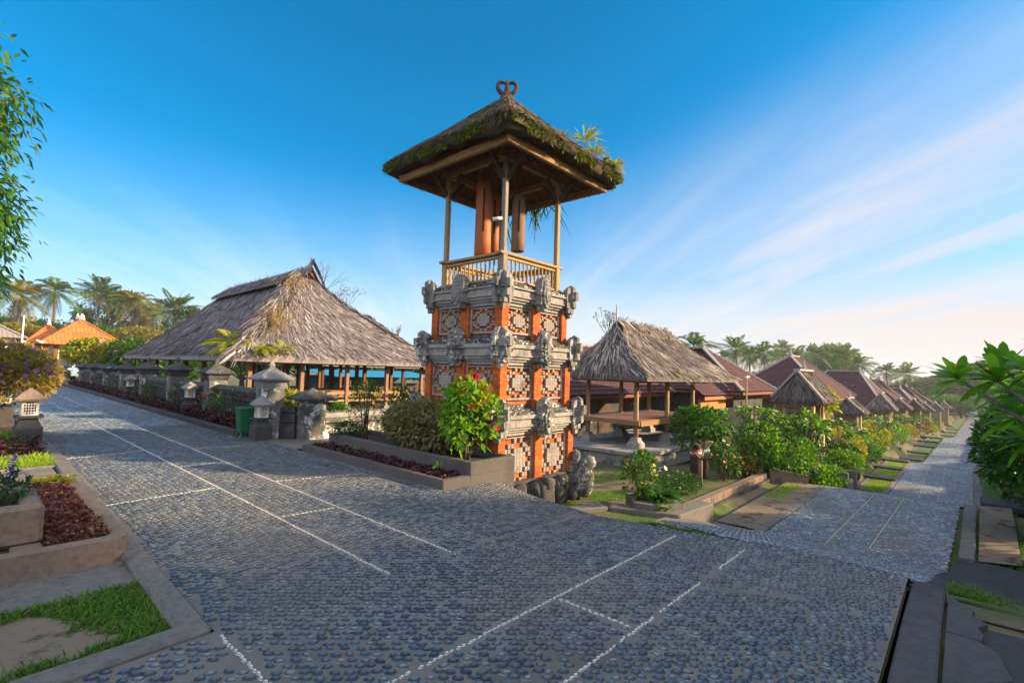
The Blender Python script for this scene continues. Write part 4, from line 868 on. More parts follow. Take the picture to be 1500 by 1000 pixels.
# ================================================================ planters
def ring_planter(x0, x1, y0, y1, z0, z1, w, mb, sides_='wesn', bv=.012):
    zc, hh = (z0 + z1) / 2, z1 - z0
    if 's' in sides_: mb.box(((x0 + x1) / 2, y0 + w / 2, zc), (x1 - x0, w, hh), bv=bv)
    if 'n' in sides_: mb.box(((x0 + x1) / 2, y1 - w / 2, zc), (x1 - x0, w, hh), bv=bv)
    if 'w' in sides_: mb.box((x0 + w / 2, (y0 + y1) / 2, zc), (w, y1 - y0 - 2 * w - .002, hh), bv=bv)
    if 'e' in sides_: mb.box((x1 - w / 2, (y0 + y1) / 2, zc), (w, y1 - y0 - 2 * w - .002, hh), bv=bv)
def _block():
    t = NT("dark_block_render"); s = t.n('ShaderNodeSeparateXYZ', {0: t.pos()}); cv = t.n('ShaderNodeCombineXYZ', {0: t.math('ADD', s.outputs[0], s.outputs[1]), 1: t.math('ADD', s.outputs[2], .45)})
    b = t.n('ShaderNodeTexBrick', {'Vector': cv.outputs[0], 'Scale': 1.0, 'Mortar Size': .004, 'Brick Width': .36, 'Row Height': .19, 'Color1': (.07, .062, .062, 1), 'Color2': (.085, .075, .073, 1), 'Mortar': (.035, .032, .033, 1)}, offset=.5)
    c = t.mix(t.noise(3, 8, .7), b.outputs['Color'], t.mix(.5, b.outputs['Color'], (.13, .11, .1))); c = t.mix(t.math('MULTIPLY', t.mask(t.noise(2, 9, .75), .55, .7), .5), c, (.02, .02, .02))
    return t.done(c, .85, t.bump(b.outputs['Fac'], -.4, .006, t.bump(t.noise(30, 6, .7), .4, .01)), .25)
BLOCK = _block()
pt = thing('planter', (5.1, 7.1, 0), "two tier dark planter box built against the foot of the tower", "planter")
q = MB(); ring_planter(4.42, 4.96, 5.14, 9.15, -.1, .125, .1, q, 'wsn'); q.build('lower_tier', BLOCK, pt); q = MB(); ring_planter(4.91, 5.85, 5.137, 9.1, -.45, .305, .1, q); q.build('upper_tier', BLOCK, pt)
q = MB(); q.box((4.7, 7.1, -.02), (.4, 3.8, .2)); q.box((5.38, 7.1, .1), (.74, 3.76, .24)); q.build('soil', SOIL, pt)
q = MB()
for z_, dz in ((-.18, .13), (-.03, .13), (.12, .1)):
    for k in range(4): pass
pl2 = thing('planter', (.5, 6.3, 0), "low warm concrete planter with a rounded corner at the street edge", "planter")
q = MB(); o = [(-3, 5.08), (.94, 5.04), (1.0, 5.07), (1.04, 5.13), (1.06, 8.3), (.96, 8.3), (.95, 5.22), (.9, 5.18), (-3, 5.22)]; q.prism(o, -.15, .17); q.box((-.97, 8.25, .01), (3.85, .1, .32), bv=.01); q.build('rim', CONC_R, pl2); q = MB(); q.box((.2, 6.75, -.0), (1.5, 2.9, .24)); q.build('soil', SOIL, pl2)
pl3 = thing('planter', (.2, 6.2, 0), "raised inner planter block holding purple salvia", "planter")
q = MB(); ring_planter(-1.2, .56, 5.42, 6.3, .13, .44, .13, q, 'esn', .03); q.build('rim', CONC_R, pl3); q = MB(); q.box((-.35, 5.86, .22), (1.5, .7, .3)); q.build('soil', SOIL, pl3)
q = MB(); q.box((.46, 5.32, .05), (.18, .18, .2), bv=.01); q.build('block', CONC_R, pl3)
# left verge: concrete path, pavers
sheet('path', [[(-6, 4.42, -.01), (1.06, 4.42, -.01), (1.05, 5.06, -.01), (-6, 5.06, -.01)]], CONC)
sheet('path', [[(-6, 3.5, -.012), (1.06, 3.5, -.012), (1.06, 4.42, -.012), (-6, 4.42, -.012)]], EARTH)
q = MB()
for k in range(6):
    for y_ in (8.58, 9.05, 9.52): q.box((.78 - k * .55, y_, -.06), (.53, .45, .15), rng.normal(0, .006), .01)
tag(q.build('path', CONC), kind='structure')
kerb('kerb', [((-4, 9.86), (1.1, 9.82))], .1, 0, .03, CONC); kerb('kerb', [((-4, 11.0), (1.1, 10.96))], .1, 0, .03, CONC)
sheet('path', [[(-6, 11.08, -.008), (1.1, 11.04, -.008), (1.25, 40, -.008), (-6, 40, -.008)]], SOIL)
sheet('bed_soil', [[(4.3, 12.0, .07), (4.75, 11.9, .07), (4.75, 36.5, .07), (4.3, 38, .07)]], SOIL)
# ================================================================ garden below the tower
gk = thing('garden_planter', (8.5, 4.1, -.7), "small angular concrete planter holding lilies beside the tower steps", "planter")
q = MB(); o = [(7.95, 3.75), (8.35, 3.55), (8.9, 4.3), (8.4, 4.65), (7.85, 4.2)]; q.prism(o, -.9, -.56); q.build('rim', CONC, gk); q = MB(); q.prism([(8.03, 3.82), (8.34, 3.67), (8.76, 4.28), (8.38, 4.53), (7.95, 4.17)], -.8, -.555); q.build('soil', SOIL, gk)
kerb('kerb', [((6.3, 5.05), (7.55, 4.5)), ((7.55, 4.5), (8.0, 3.45)), ((8.0, 3.45), (9.2, 3.35))], .3, -.7, .06, CONC, 1)
rw = thing('retaining_wall', (12.4, 4.0, -1.2), "concrete retaining wall along the sunken drain in front of the garden", "wall")
q = MB()
for k in range(8): q.box((9.9 + k * .68, 4.12, -1.3), (.675, .2, .74 - .01 * k), bv=.012)
q.bar((15.05, 4.0, -1.08), (15.6, 3.2, -1.22), .14, .5); q.build('coping', CONC_R, rw); q = MB(); q.box((12.4, 3.99, -1.35), (5.6, .1, .5)); q.box((12.3, 3.7, -1.48), (5.4, .12, .5)); q.build('inner_step', STONE_D, rw)
sheet('path', [[(8.9, 4.3, -.83), (10, 4.35, -.93), (9.9, 5.1, -.93), (8.7, 5.0, -.83)]], CONC)
# low walls beside the street steps
for k, (x_, hh, lb) in enumerate(((16.9, .5, "low upright slab wall beside the blue hydrangeas, the nearer of two"), (18.4, .62, "taller upright slab wall just behind the hydrangeas by the first gate"))):
    z_ = gz(x_, 3.0) - .05; w_ = thing('slab_wall', (x_, 3.1, z_), lb, "low wall"); q = MB(); q.box((x_, 3.0, z_ + hh / 2 - .15), (.14, 1.1, hh + .3), bv=.015); q.box((x_ + .35, 2.5, z_ + .05), (.7, .13, .4), bv=.015); q.build('slab', CONC, w_)
bw = thing('yard_wall', (18, 6.2, -1.2), "black stained yard wall between the open pavilion and the first house", "wall")
q = MB(); q.box((19.2, 6.55, -.4), (4.6, .16, 1.72)); q.build('panel', BLACKWALL, bw); q = MB(); q.box((21.6, 6.5, -.5), (.2, .26, 1.75), bv=.01); q.build('end_post', PLASTER, bw); q = MB(); q.box((19.2, 6.48, -1.1), (4.9, .36, .4), bv=.02); q.build('footing', STONE_D, bw)
# ================================================================ vegetation kit
LEAF = ((0, .15), (.35, 1), (.7, .7), (1, .03)); LEAF3 = ((0, .25), (.45, 1), (1, .04))
def clumps(n, c, r, g, k=14, tight=.33):
    """points in k clumps spread through an ellipsoid of radii r about c"""
    cc = rdirs(k, g, -.75, 1) * (g.uniform(.35, 1, (k, 1)) ** .5); w = g.integers(0, k, n); p = cc[w] + g.normal(0, tight, (n, 3)); l = np.linalg.norm(p, axis=1, keepdims=True); p = np.where(l > 1.12, p / l * 1.12, p)
    return A(c) + p * A(r), p, cc
def foliage(mb, n, c, r, L_, W, g, k=14, tight=.33, droop=.25, up=.35, prof=LEAF3):
    P, q, cc = clumps(n, c, r, g, k, tight); D = nrm(nrm(q) * .7 + g.normal(0, .55, (n, 3)) + A([0, 0, up])); mb.rib(P, D, sides(D, g), L_ * g.uniform(.4, 1.4, n), W * 1.2 * g.uniform(.6, 1.3, n), g.uniform(0, 2 * droop, n), prof); return A(c) + cc * A(r)
def blossoms(mb, P, size, g, petals=5, up=A([0, 0, 1.])):
    n = len(P)
    if n == 0: return
    ax = nrm(g.normal(0, .5, (n, 3)) + up)
    e1 = nrm(np.cross(ax, A([.3, .9, .2]))); e2 = np.cross(ax, e1)
    for k in range(petals):
        a = 2 * np.pi * k / petals; D = nrm(e1 * math.cos(a) + e2 * math.sin(a) + ax * .35); mb.rib(P, D, nrm(np.cross(D, ax)), size * g.uniform(.8, 1.2, n), size * .75, .1, ((0, .3), (.6, 1), (1, .4)))
def shrub(name, x, y, z, h, w, leaf, n, L_, label, cat="shrub", W=None, fl=None, stems=6, k=14, seed=None, group=None, bare=.25, dep=None, stem_m=None, droop=.25, spread=.35):
    seed = seed if seed is not None else int(abs(x * 131 + y * 517)) % 9999; g = np.random.default_rng(seed); dep = dep or w; t = thing(name, (x, y, z), label, cat, group)
    c = (x, y, z + h * (bare + 1) / 2); r = (w / 2, dep / 2, h * (1 - bare) / 2); mb = MB(); tips = foliage(mb, int(n * 1.5), c, r, L_, W or L_ * .45, g, k, droop=droop)
    if stems:
        sm = MB(); sp = mb
        for q in range(max(4, stems)):     # loose sprigs that break the outline
            d = nrm(g.normal(0, .6, 3) * A([1, 1, .4]) + A([0, 0, .75])); p0 = A(c) + d * A(r) * .6; p1 = A(c) + d * A(r) * g.uniform(1.1, 1.45); sm.tube([A([x, y, z + h * .1]), p0, p1], [max(.006, h * .008), .005, .002], 4)
            m = 12; P = p0 + (p1 - p0) * g.uniform(0, 1, (m, 1)) ** .7; D = nrm(g.normal(0, .7, (m, 3)) + d * .7); sp.rib(P, D, sides(D, g), L_ * g.uniform(.5, 1.3, m), (W or L_ * .45) * 1.1, g.uniform(0, .5, m), LEAF3)
        for q in tips[:stems]:
            b = A([x, y, z]) + A([*g.normal(0, w * .07, 2), -.03]); m_ = b * .5 + q * .5 + A([0, 0, h * .08]); sm.tube([b, m_, q], [max(.008, h * .014), max(.006, h * .01), .004], 5)
        sm.build('stems', stem_m or BARK_D, t)
    mb.build('foliage', leaf, t)
    if fl:
        nf, fm, fs = fl[:3]; fb = MB(); P, q, _ = clumps(nf * 3, c, A(r) * 1.02, g, k); o = np.linalg.norm(q, axis=1) + q[:, 2] * .4; P = P[np.argsort(-o)][:nf]; blossoms(fb, P, fs, g, fl[3] if len(fl) > 3 else 5); fb.build('flowers', fm, t)
    return t
def bare_bush(x, y, z, h, label, seed=1, leaf=None):
    g = np.random.default_rng(seed); t = thing('dry_weed', (x, y, z), label, "weed"); mb = MB(); lf = []
    for k in range(9):
        d = nrm(A([*g.normal(0, .45, 2), 1])); p = A([x, y, z]) + A([*g.normal(0, .08, 2), 0]); P = [p, p + d * h * .5, p + d * h * .8 + g.normal(0, .06, 3) * h]; mb.tube(P, [.012, .008, .003], 4)
        for s in range(4):
            b = p + d * h * g.uniform(.35, .75); e = b + nrm(d + g.normal(0, .7, 3)) * h * g.uniform(.15, .35); mb.tube([b, e], [.006, .002], 4); lf.append(e)
    mb.build('twigs', TWIG, t)
    if leaf: q = MB(); lf = np.repeat(A(lf), 4, 0) + g.normal(0, .03, (len(lf) * 4, 3)); D = rdirs(len(lf), g); q.rib(lf, D, sides(D, g), .08, .03, .2, LEAF3); q.build('leaves', leaf, t)
    return t
def fern(x, y, z, L_, n, leaf, label, seed=1, out=(0, 0), name='fern', hang=0.0, cat="fern"):
    g = np.random.default_rng(seed); t = thing(name, (x, y, z), label, cat); mb = MB()
    for k in range(n):
        a = g.uniform(0, 2 * np.pi); d = nrm(A([math.cos(a) + out[0], math.sin(a) + out[1], g.uniform(.2, 1.3) - hang * 2])); ln = L_ * g.uniform(.6, 1.1); s = np.linspace(.06, 1, 15); b = A([x, y, z]) + g.normal(0, .05, 3)
        P = b + d * ln * s[:, None] + A([0, 0, -1]) * (ln * .55 * s ** 2)[:, None]; T_ = nrm(np.gradient(P, axis=0)); S = nrm(np.cross(T_, A([0, 0, 1.]) + g.normal(0, .2, 3))); ll = ln * .24 * np.sin(np.pi * np.clip(s * .86 + .12, 0, 1))
        for sg in (-1, 1): mb.rib(P, nrm(S * sg + T_ * .5), T_, ll, ln * .06, .25, LEAF3)
        mb.rib(b[None], d[None], S[:1], ln, .012, .55, ((0, 1), (.5, .8), (1, .2)))
    mb.build('fronds', leaf, t); return t
def strappy(name, x, y, z, L_, n, leaf, label, W=.05, seed=1, cat="plant", fl=None, up=.8, group=None):
    g = np.random.default_rng(seed); t = thing(name, (x, y, z), label, cat, group); mb = MB(); a = g.uniform(0, 2 * np.pi, n); D = nrm(np.stack([np.cos(a), np.sin(a), g.uniform(.2, 1.6, n) * up], 1)); P = A([x, y, z]) + np.stack([np.cos(a), np.sin(a), a * 0], 1) * g.uniform(0, .1, (n, 1)) * L_ * 2
    mb.rib(P, D, sides(D, g, .2), L_ * g.uniform(.6, 1.1, n), W, g.uniform(.2, .6, n), ((0, .4), (.3, .9), (.65, 1), (.88, .6), (1, .05))); mb.build('leaves', leaf, t)
    if fl: q = MB(); P = A([x, y, z]) + g.normal(0, .22, (fl[0], 3)) * A([L_, L_, .3]) + A([0, 0, L_ * .95]); blossoms(q, P, fl[2], g); q.build('flowers', fl[1], t)
    return t
def plumeria(x, y, z, h, w, label, seed=1, leaf=None, L_=.2, nl=12, fl=None, lean=(0, 0), name='frangipani_tree', levels=3, group=None, base=None):
    g = np.random.default_rng(seed); t = thing(name, (x, y, z), label, "tree", group); tr, lf, fb = MB(), MB(), MB(); tips = []
    b = A([x, y, z - .05]); top = A([x + lean[0], y + lean[1], z + h * .38])
    def grow(p, d, l, r, lv):
        e = p + d * l; m_ = (p + e) / 2 + g.normal(0, .04, 3) * l; tr.tube([p, m_, e], [r, r * .85, r * .75], 7)
        if lv == 0: tips.append((e, d)); return
        k = 3 if g.uniform() < .6 else 2; a0 = g.uniform(0, 6.28)
        for q in range(k):
            a = a0 + q * 6.28 / k; nd = nrm(d * .75 + A([math.cos(a), math.sin(a), .18]) * g.uniform(.5, .95) * A([w / h, w / h, 1])); grow(e, nd, l * g.uniform(.65, .9), r * .72, lv - 1)
    tr.tube([b, (b + top) / 2 + g.normal(0, .03, 3), top], [h * .028, h * .024, h * .022], 8); d0 = nrm(top - b)
    for q in range(3):
        a = q * 2.1 + g.uniform(0, 1); grow(top, nrm(d0 * .6 + A([math.cos(a) * w / h, math.sin(a) * w / h, .25])), h * .22, h * .018, levels - 1)
    nl += 5
    for e, d in tips:
        a = np.arange(nl) * 2.4 + g.uniform(0, 6); th = np.linspace(.15, 1.35, nl)
        e1 = nrm(np.cross(d, A([.3, .2, .9]))); e2 = np.cross(d, e1); D = d * np.cos(th)[:, None] + (e1 * np.cos(a)[:, None] + e2 * np.sin(a)[:, None]) * np.sin(th)[:, None]
        lf.rib(np.repeat(e[None], nl, 0) - d * np.linspace(-.02, .08, nl)[:, None], D, sides(D, g, .25), L_ * g.uniform(.7, 1.15, nl), L_ * .3, g.uniform(.15, .5, nl), ((0, .12), (.3, .75), (.6, 1), (.85, .65), (1, .03)))
        if fl and g.uniform() < fl[0]: P = e + d * .06 + g.normal(0, .04, (5, 3)); blossoms(fb, P, fl[2], g)
    tr.build('trunk', BARK, t); lf.build('crown', leaf or G_MID, t)
    if fl and fb.n: fb.build('flowers', fl[1], t)
    return t
def make_palm(seed, leaf, nf=24, L_=3.2, droop=.5, dead=4):
    g = np.random.default_rng(seed); mb, db = MB(), MB()
    for k in range(nf + dead):
        a = k * 2.4 + g.uniform(-.3, .3); el = (1.25 - 1.75 * (k / nf) + g.normal(0, .12)) if k < nf else -1.15; d = nrm(A([math.cos(a) * math.cos(el), math.sin(a) * math.cos(el), math.sin(el)])); ln = L_ * g.uniform(.8, 1.1) * (.8 if k >= nf else 1); s = np.linspace(.12, 1, 22)
        P = d * ln * s[:, None] + A([0, 0, -1]) * (ln * droop * g.uniform(.7, 1.3) * s ** 2.2)[:, None]; T_ = nrm(np.gradient(P, axis=0)); S = nrm(np.cross(T_, A([0, 0, 1.]))); U = np.cross(S, T_); ll = ln * .27 * np.sin(np.pi * np.clip(s * .8 + .17, 0, 1)) ** .7
        tw = g.normal(0, .35)
        for sg in (-1, 1): (mb if k < nf else db).rib(P, nrm(S * sg + T_ * .75 + U * (.25 + tw * sg)), T_, ll * g.uniform(.8, 1.15, len(s)), ln * .038, .35, LEAF3)
        (mb if k < nf else db).rib(np.zeros((1, 3)), d[None], S[:1], ln, .06, droop, ((0, 1), (.5, .7), (1, .2)))
    return mb, db
PALMS = {}
def palm(kind, x, y, z, h, label, s=1.0, rz=0.0, lean=(0, 0), group=None):
    leaf = {'green': G_PALM, 'gold': G_PALMY}[kind.split('_')[0]]
    if kind not in PALMS:
        mb, db = make_palm(len(PALMS) * 7 + 3, leaf, droop=.5 if '_' not in kind else .28); o = []
        for q, nm, mt in ((mb, 'crown', leaf), (db, 'dead_fronds', TWIG)): ob = q.build(nm, mt, None, (0, 0, 0)); o.append(ob)
        PALMS[kind] = o; fresh = True
    else: fresh = False
    t = thing('coconut_palm', (x, y, z), label, "palm tree", group)
    for ob in PALMS[kind]:
        c = ob if fresh else ob.copy()
        if not fresh: sc.collection.objects.link(c)
        c.parent = t; c.location = (lean[0], lean[1], h); c.rotation_euler = (0, 0, rz); c.scale = (s,) * 3
    q = MB(); P = [(x, y, z - .2), (x + lean[0] * .3, y + lean[1] * .3, z + h * .35), (x + lean[0] * .7, y + lean[1] * .7, z + h * .7), (x + lean[0], y + lean[1], z + h)]; q.tube(P, A([.22, .16, .13, .13]) * s, 8); q.build('trunk', BARK, t); return t
TREES = {}
def tree(kind, x, y, z, h, w, label, group=None, rz=0.0, name='broadleaf_tree', cat="tree"):
    if kind not in TREES:
        seed, leaf, n, L_, k, tall = {'dense': (3, G_DRK, 6500, .05, 46, .3), 'round': (5, G_MID, 6500, .045, 40, .22), 'golden': (9, G_GOLD, 6000, .05, 34, .25), 'airy': (12, G_FAR, 3200, .05, 24, .45), 'yellow': (15, G_YEL, 5200, .05, 30, .3), 'far': (21, G_FAR, 4200, .06, 40, .15)}[kind]
        g = np.random.default_rng(seed); mb = MB(); tips = foliage(mb, n, (0, 0, (1 + tall) / 2), (.5, .5, (1 - tall) / 2), L_, L_ * .55, g, k, .17 if kind != 'airy' else .14)
        tr = MB(); tr.tube([(0, 0, -.02), (.01, .01, tall * .6), (.0, .02, tall + .15), (0, 0, .7)], [.035, .026, .02, .008], 8)
        for q in tips[:14]:
            b = A([0, 0, tall * g.uniform(.7, 1.4)]); tr.tube([b, (b + q) / 2 + A([0, 0, .02]), q], [.014, .01, .004], 5)
        TREES[kind] = [mb.build('crown', leaf, None, (0, 0, 0)), tr.build('trunk', BARK_D, None, (0, 0, 0))]; fresh = True
    else: fresh = False
    t = thing(name, (x, y, z), label, cat, group)
    for ob in TREES[kind]:
        c = ob if fresh else ob.copy()
        if not fresh: sc.collection.objects.link(c)
        c.parent = t; c.scale = (w, w, h); c.rotation_euler = (0, 0, rz)
    return t
def grass(name, label, n, fx, leaf, h=.06, seed=1):
    g = np.random.default_rng(seed); x, y, z = fx(g, n); n = len(x); a = g.uniform(0, 2 * np.pi, n); D = nrm(np.stack([np.cos(a) * .6, np.sin(a) * .6, g.uniform(.5, 1.4, n)], 1)); mb = MB()
    mb.rib(np.stack([x, y, z - .004], 1), D, sides(D, g, .3), h * g.uniform(.5, 1.3, n), h * .09 + .002, g.uniform(.1, .7, n), ((0, 1), (.5, .8), (1, .1))); return tag(mb.build(name, leaf), label=label, kind='stuff')
def groundcover(name, label, n, x0, x1, y0, y1, z, leaf, L_, seed=1, hz=.06, W=None):
    g = np.random.default_rng(seed); P = np.c_[g.uniform(x0, x1, n), g.uniform(y0, y1, n), np.full(n, z)]; P[:, 2] += g.uniform(0, 1, n) * hz + .03 * np.sin(P[:, 0] * 17) * np.sin(P[:, 1] * 13); D = nrm(rdirs(n, g, -.1, .9)); mb = MB(); mb.rib(P, D, sides(D, g), L_ * g.uniform(.6, 1.2, n), (W or L_ * .5), g.uniform(.1, .5, n), LEAF); return tag(mb.build(name, leaf), label=label, kind='stuff')
# ================================================================ houses and gates along the right-hand street
THATCH_G = _thatch('grey_bamboo_shingle', [(.05, .045, .045), (.13, .115, .11), (.24, .21, .2), (.09, .075, .07)])
TILE2 = _tile('brown_clay_tile', (.07, .038, .032), (.125, .073, .062), .9); TILE3 = _tile('plum_clay_tile', (.06, .026, .034), (.105, .047, .056), .8)
def house(x0, x1, y0, y1, zg, ze, ridge, zr, label, tile=TILE, wall=PLASTER, cs=4, tw=.22, rh=.26, fin=True, group="tile roofed houses along the street", name='tiled_house'):
    t = thing(name, ((x0 + x1) / 2, (y0 + y1) / 2, zg), label, "house", group); mb, rc = hip_tile(x0, x1, y0, y1, ze, ridge, zr, tw, rh, cs); r = mb.build('roof', tile, t); rc.build('ridge_cap', TILE_G if tile is TILE else tile, r)
    q = MB(); q.box(((x0 + x1) / 2, (y0 + y1) / 2, (zg + ze) / 2 - .1), (x1 - x0 - 1.3, y1 - y0 - 1.3, ze - zg + .2)); q.build('wall', wall, t)
    q = MB(); q.box(((x0 + x1) / 2, y0 + .06, ze - .08), (x1 - x0 - .3, .05, .13)); q.box((x0 + .06, (y0 + y1) / 2, ze - .08), (.05, y1 - y0 - .3, .13)); q.build('fascia', WOOD_R, t)
    q = MB(); q.box(((x0 + x1) / 2 - .8, y0 + .64, zg + 1.0), (.9, .06, 2.0)); q.build('door', WOOD_D, t)
    for dx in (-1.7, 1.3):
        if x1 - x0 > 5: q = MB(); q.box(((x0 + x1) / 2 + dx, y0 + .64, zg + 1.3), (.8, .06, 1.0)); q.build('window', WOOD_D, t)
    if fin:
        (xa, ya), (xb, yb) = ridge
        q = MB(); q.lathe((xa, ya, zr), [(.14, 0), (.16, .15), (.08, .22), (.12, .3), (.03, .42)], 8); q.build('finial', TILE_G, t)
    return t
house(14.8, 24.8, 11.0, 17, -1.1, .72, ((17.8, 14), (21.8, 14)), 2.9, "long low tiled house directly behind the small open pavilion", wall=STONE_D)
hA = house(25.4, 31.5, 7.9, 14.5, -1.6, .9, ((28.1, 10.9), (28.6, 11.5)), 3.15, "first tiled house with an orange fascia to the right of the open pavilion", wall=STONE_D)
q = MB(); q.bar((22.4, 8.6, .62), (26.0, 8.6, .62), .06, .14); q.build('porch_fascia', m_plain("orange_fascia", (.55, .14, .03), .6, .2), hA)
q = MB(); tile_face(q, (22.2, 8.5, .72), (26.2, 8.5, .72), (25.4, 10.2, 1.75), (22.6, 10.2, 1.75)); q.build('porch_roof', TILE, hA); q = MB(); q.box((24.2, 8.9, .2), (3.2, .12, .75)); q.build('porch_panel', m_plain("orange_panel", (.5, .16, .04), .7, .25), hA)
house(33, 42, 5.6, 11.6, -2.2, .55, ((37.3, 8.6), (39.6, 8.6)), 3.1, "largest maroon tiled hip roof house rising behind the first gate")
labs = ["house with a level ridge next beyond the largest hip roof", "house with a blue grey roof side and a ridge stub, past two gates", "long tiled house halfway down the street row", "tiled house with a low ridge beyond the halfway gate", "small far tiled house near the end of the row", "last far tiled house before the street trees"]
for k, x0 in enumerate((43.5, 51.5, 60, 69, 79, 90)):
    yl = float(lerp_tab(x0 + 3, YL)) + 2.6; zg = float(lerp_tab(x0 + 3, ZG)); cs = 3 if k < 3 else 2
    house(x0, x0 + 6.8, yl, yl + 6.2, zg, zg + 2.35 + .25 * (k % 2), ((x0 + 3.4, yl + 1.9 + .4 * (k % 3)), (x0 + 3.4, yl + 4.0)), zg + 4.55 + (.35, .0, .5, .2, .45, .1)[k], labs[k], tile=(TILE, TILE3, TILE2)[k % 3], cs=cs, tw=.24, rh=.3)
def gate(x, y, zg, label, hh=2.35, w=1.5, d=1.1, kk=0):
    t = thing('village_gate', (x, y, zg), label, "gate", "roofed gateways along the street"); q = MB()
    for sx in (-1, 1):
        q = MB(); px_ = x + sx * (w / 2 - .19); q.sq(px_, y, [(.24, d / 2, zg - .3), (.24, d / 2, zg + .3), (.19, d / 2 - .06, zg + .34), (.19, d / 2 - .06, zg + hh - .25), (.23, d / 2 - .02, zg + hh - .22), (.23, d / 2 - .02, zg + hh)]); q.build('pillar', PLASTER, t)
        for sy in (-1, 1): q = MB(); q.box((px_ + sx * .03, y + sy * (d / 2 - .03), zg + hh / 2), (.2, .09, hh - .1), bv=.01); q.build('pilaster', m_plain("sandstone_pilaster", (.5, .36, .2), .85, .2, 4, .4) if 'sandstone_pilaster' not in bpy.data.materials else bpy.data.materials['sandstone_pilaster'], t)
    q = MB(); q.box((x, y, zg + hh - .12), (w - .75, d * .6, .25)); q.build('lintel', PLASTER, t); q = MB(); q.box((x, y + .1, zg + hh / 2 - .1), (w - .76, .05, hh - .3)); q.build('door', WOOD_R, t)
    q = MB()
    for s_ in range(2): q.box((x, y - d / 2 - .15 - .25 * s_, zg + .02 - .14 * s_), (w * .7, .3, .25), bv=.015)
    q.build('step', STONE, t)
    e, ex_, zr = d / 2 + .3, w / 2 + .22, zg + hh + (.95, .7, 1.05, .75, .9, .8, .9, .8)[kk]; q = MB(); S_ = int(abs(x * 7)) % 99
    thatch_face(q, (x - ex_, y - e, zg + hh + .05), (x + ex_, y - e, zg + hh + .05), (x + ex_ * .86, y, zr), (x - ex_ * .86, y, zr), 420, L_=.35, W=.035, skew=.05, th=.07, sag=.03, seed=S_); thatch_face(q, (x + ex_, y + e, zg + hh + .05), (x - ex_, y + e, zg + hh + .05), (x - ex_ * .86, y, zr), (x + ex_ * .86, y, zr), 420, L_=.35, W=.035, skew=.05, th=.07, sag=.03, seed=S_ + 1)
    for sx in (-1, 1): thatch_face(q, (x + sx * ex_, y + sx * -e, zg + hh + .05), (x + sx * ex_, y + sx * e, zg + hh + .05), (x + sx * ex_ * .88, y + .02, zr - .1), (x + sx * ex_ * .88, y - .02, zr - .1), 260, L_=.35, W=.035, skew=.05, th=.07, sag=.02, seed=S_ + 3)
    r = q.build('roof', (THATCH_G, THATCH_G, THATCH, THATCH_G, THATCH_M)[kk % 5], t); q = MB()
    for sy in (-1, 1): q.bar((x - ex_ * .9, y + sy * .05, zr + .04), (x + ex_ * .9, y + sy * .05, zr + .04), .09, .07)
    for sx in (-1, 1):
        for sy in (-1, 1): q.bar((x + sx * ex_ * .9, y, zr + .03), (x + sx * (ex_ + .02), y + sy * e, zg + hh + .1), .08, .06)
    q.lathe((x, y, zr + .03), [(.06, 0), (.07, .1), (.03, .18), (.015, .32)], 7); q.build('ridge_cap', TILE_G, r); return t
gl = ["nearest roofed gate, with a weathered bamboo gable, standing among frangipani", "second roofed gate, low behind the white flowered frangipani", "ochre gate with a flared grey roof and spire, third from the tower", "fourth gate down the street, its gable grey", "fifth gate down the street, before the curved palm", "sixth roofed gate, tiny and far down the street", "seventh roofed gate, tinier still, far down the street", "last roofed gate in the street row"]
for k, (x_, y_, hh) in enumerate([(18.9, 3.95, 2.3), (29.8, 4.25, 2.1), (40, 3.95, 2.25), (49.6, 3.75, 2.3), (58.5, 3.4, 2.3), (68, 3.1, 2.4), (79, 2.6, 2.4), (91, 2.1, 2.4)]): gate(x_, y_, gz(x_, y_ + .5) - .02, gl[k], hh, (1.75, 1.4, 1.35, 1.6, 1.4, 1.7, 1.5, 1.6)[k], (.85, .8, .9, .8, .9, .9, .9, .9)[k], k)
# compound wall between the gates
for a, b, lb in ((12.2, 17.6, "brick garden wall just before the nearest gate"), (20.2, 28.8, "ochre compound wall between the nearest and second gate"), (31, 39, "ochre compound wall between the second and third gate"), (41, 48.6, "compound wall beyond the third gate"), (50.6, 57.6, "compound wall beyond the fourth gate"), (59.6, 90, "long far compound wall at the end of the gate row")):
    y_ = 4.75 if a < 40 else float(lerp_tab((a + b) / 2, YL)) + 2.2; z_ = gz((a + b) / 2, y_ + 1); w_ = thing('compound_wall', ((a + b) / 2, y_, z_), lb, "wall"); n_ = max(1, int((b - a) / 3)); q, c_ = MB(), MB()
    if a < 13: a = 15.2
    for k in range(n_):
        x_ = a + (b - a) * (k + .5) / n_; zz_ = gz(x_, y_ + 1); q.box((x_, y_, zz_ + .3), ((b - a) / n_ - .01, .2, 1.5)); c_.box((x_, y_, zz_ + 1.09), ((b - a) / n_ - .01, .32, .09), bv=.02)
    q.build('panel', PLASTER, w_); c_.build('coping', STONE_D, w_)
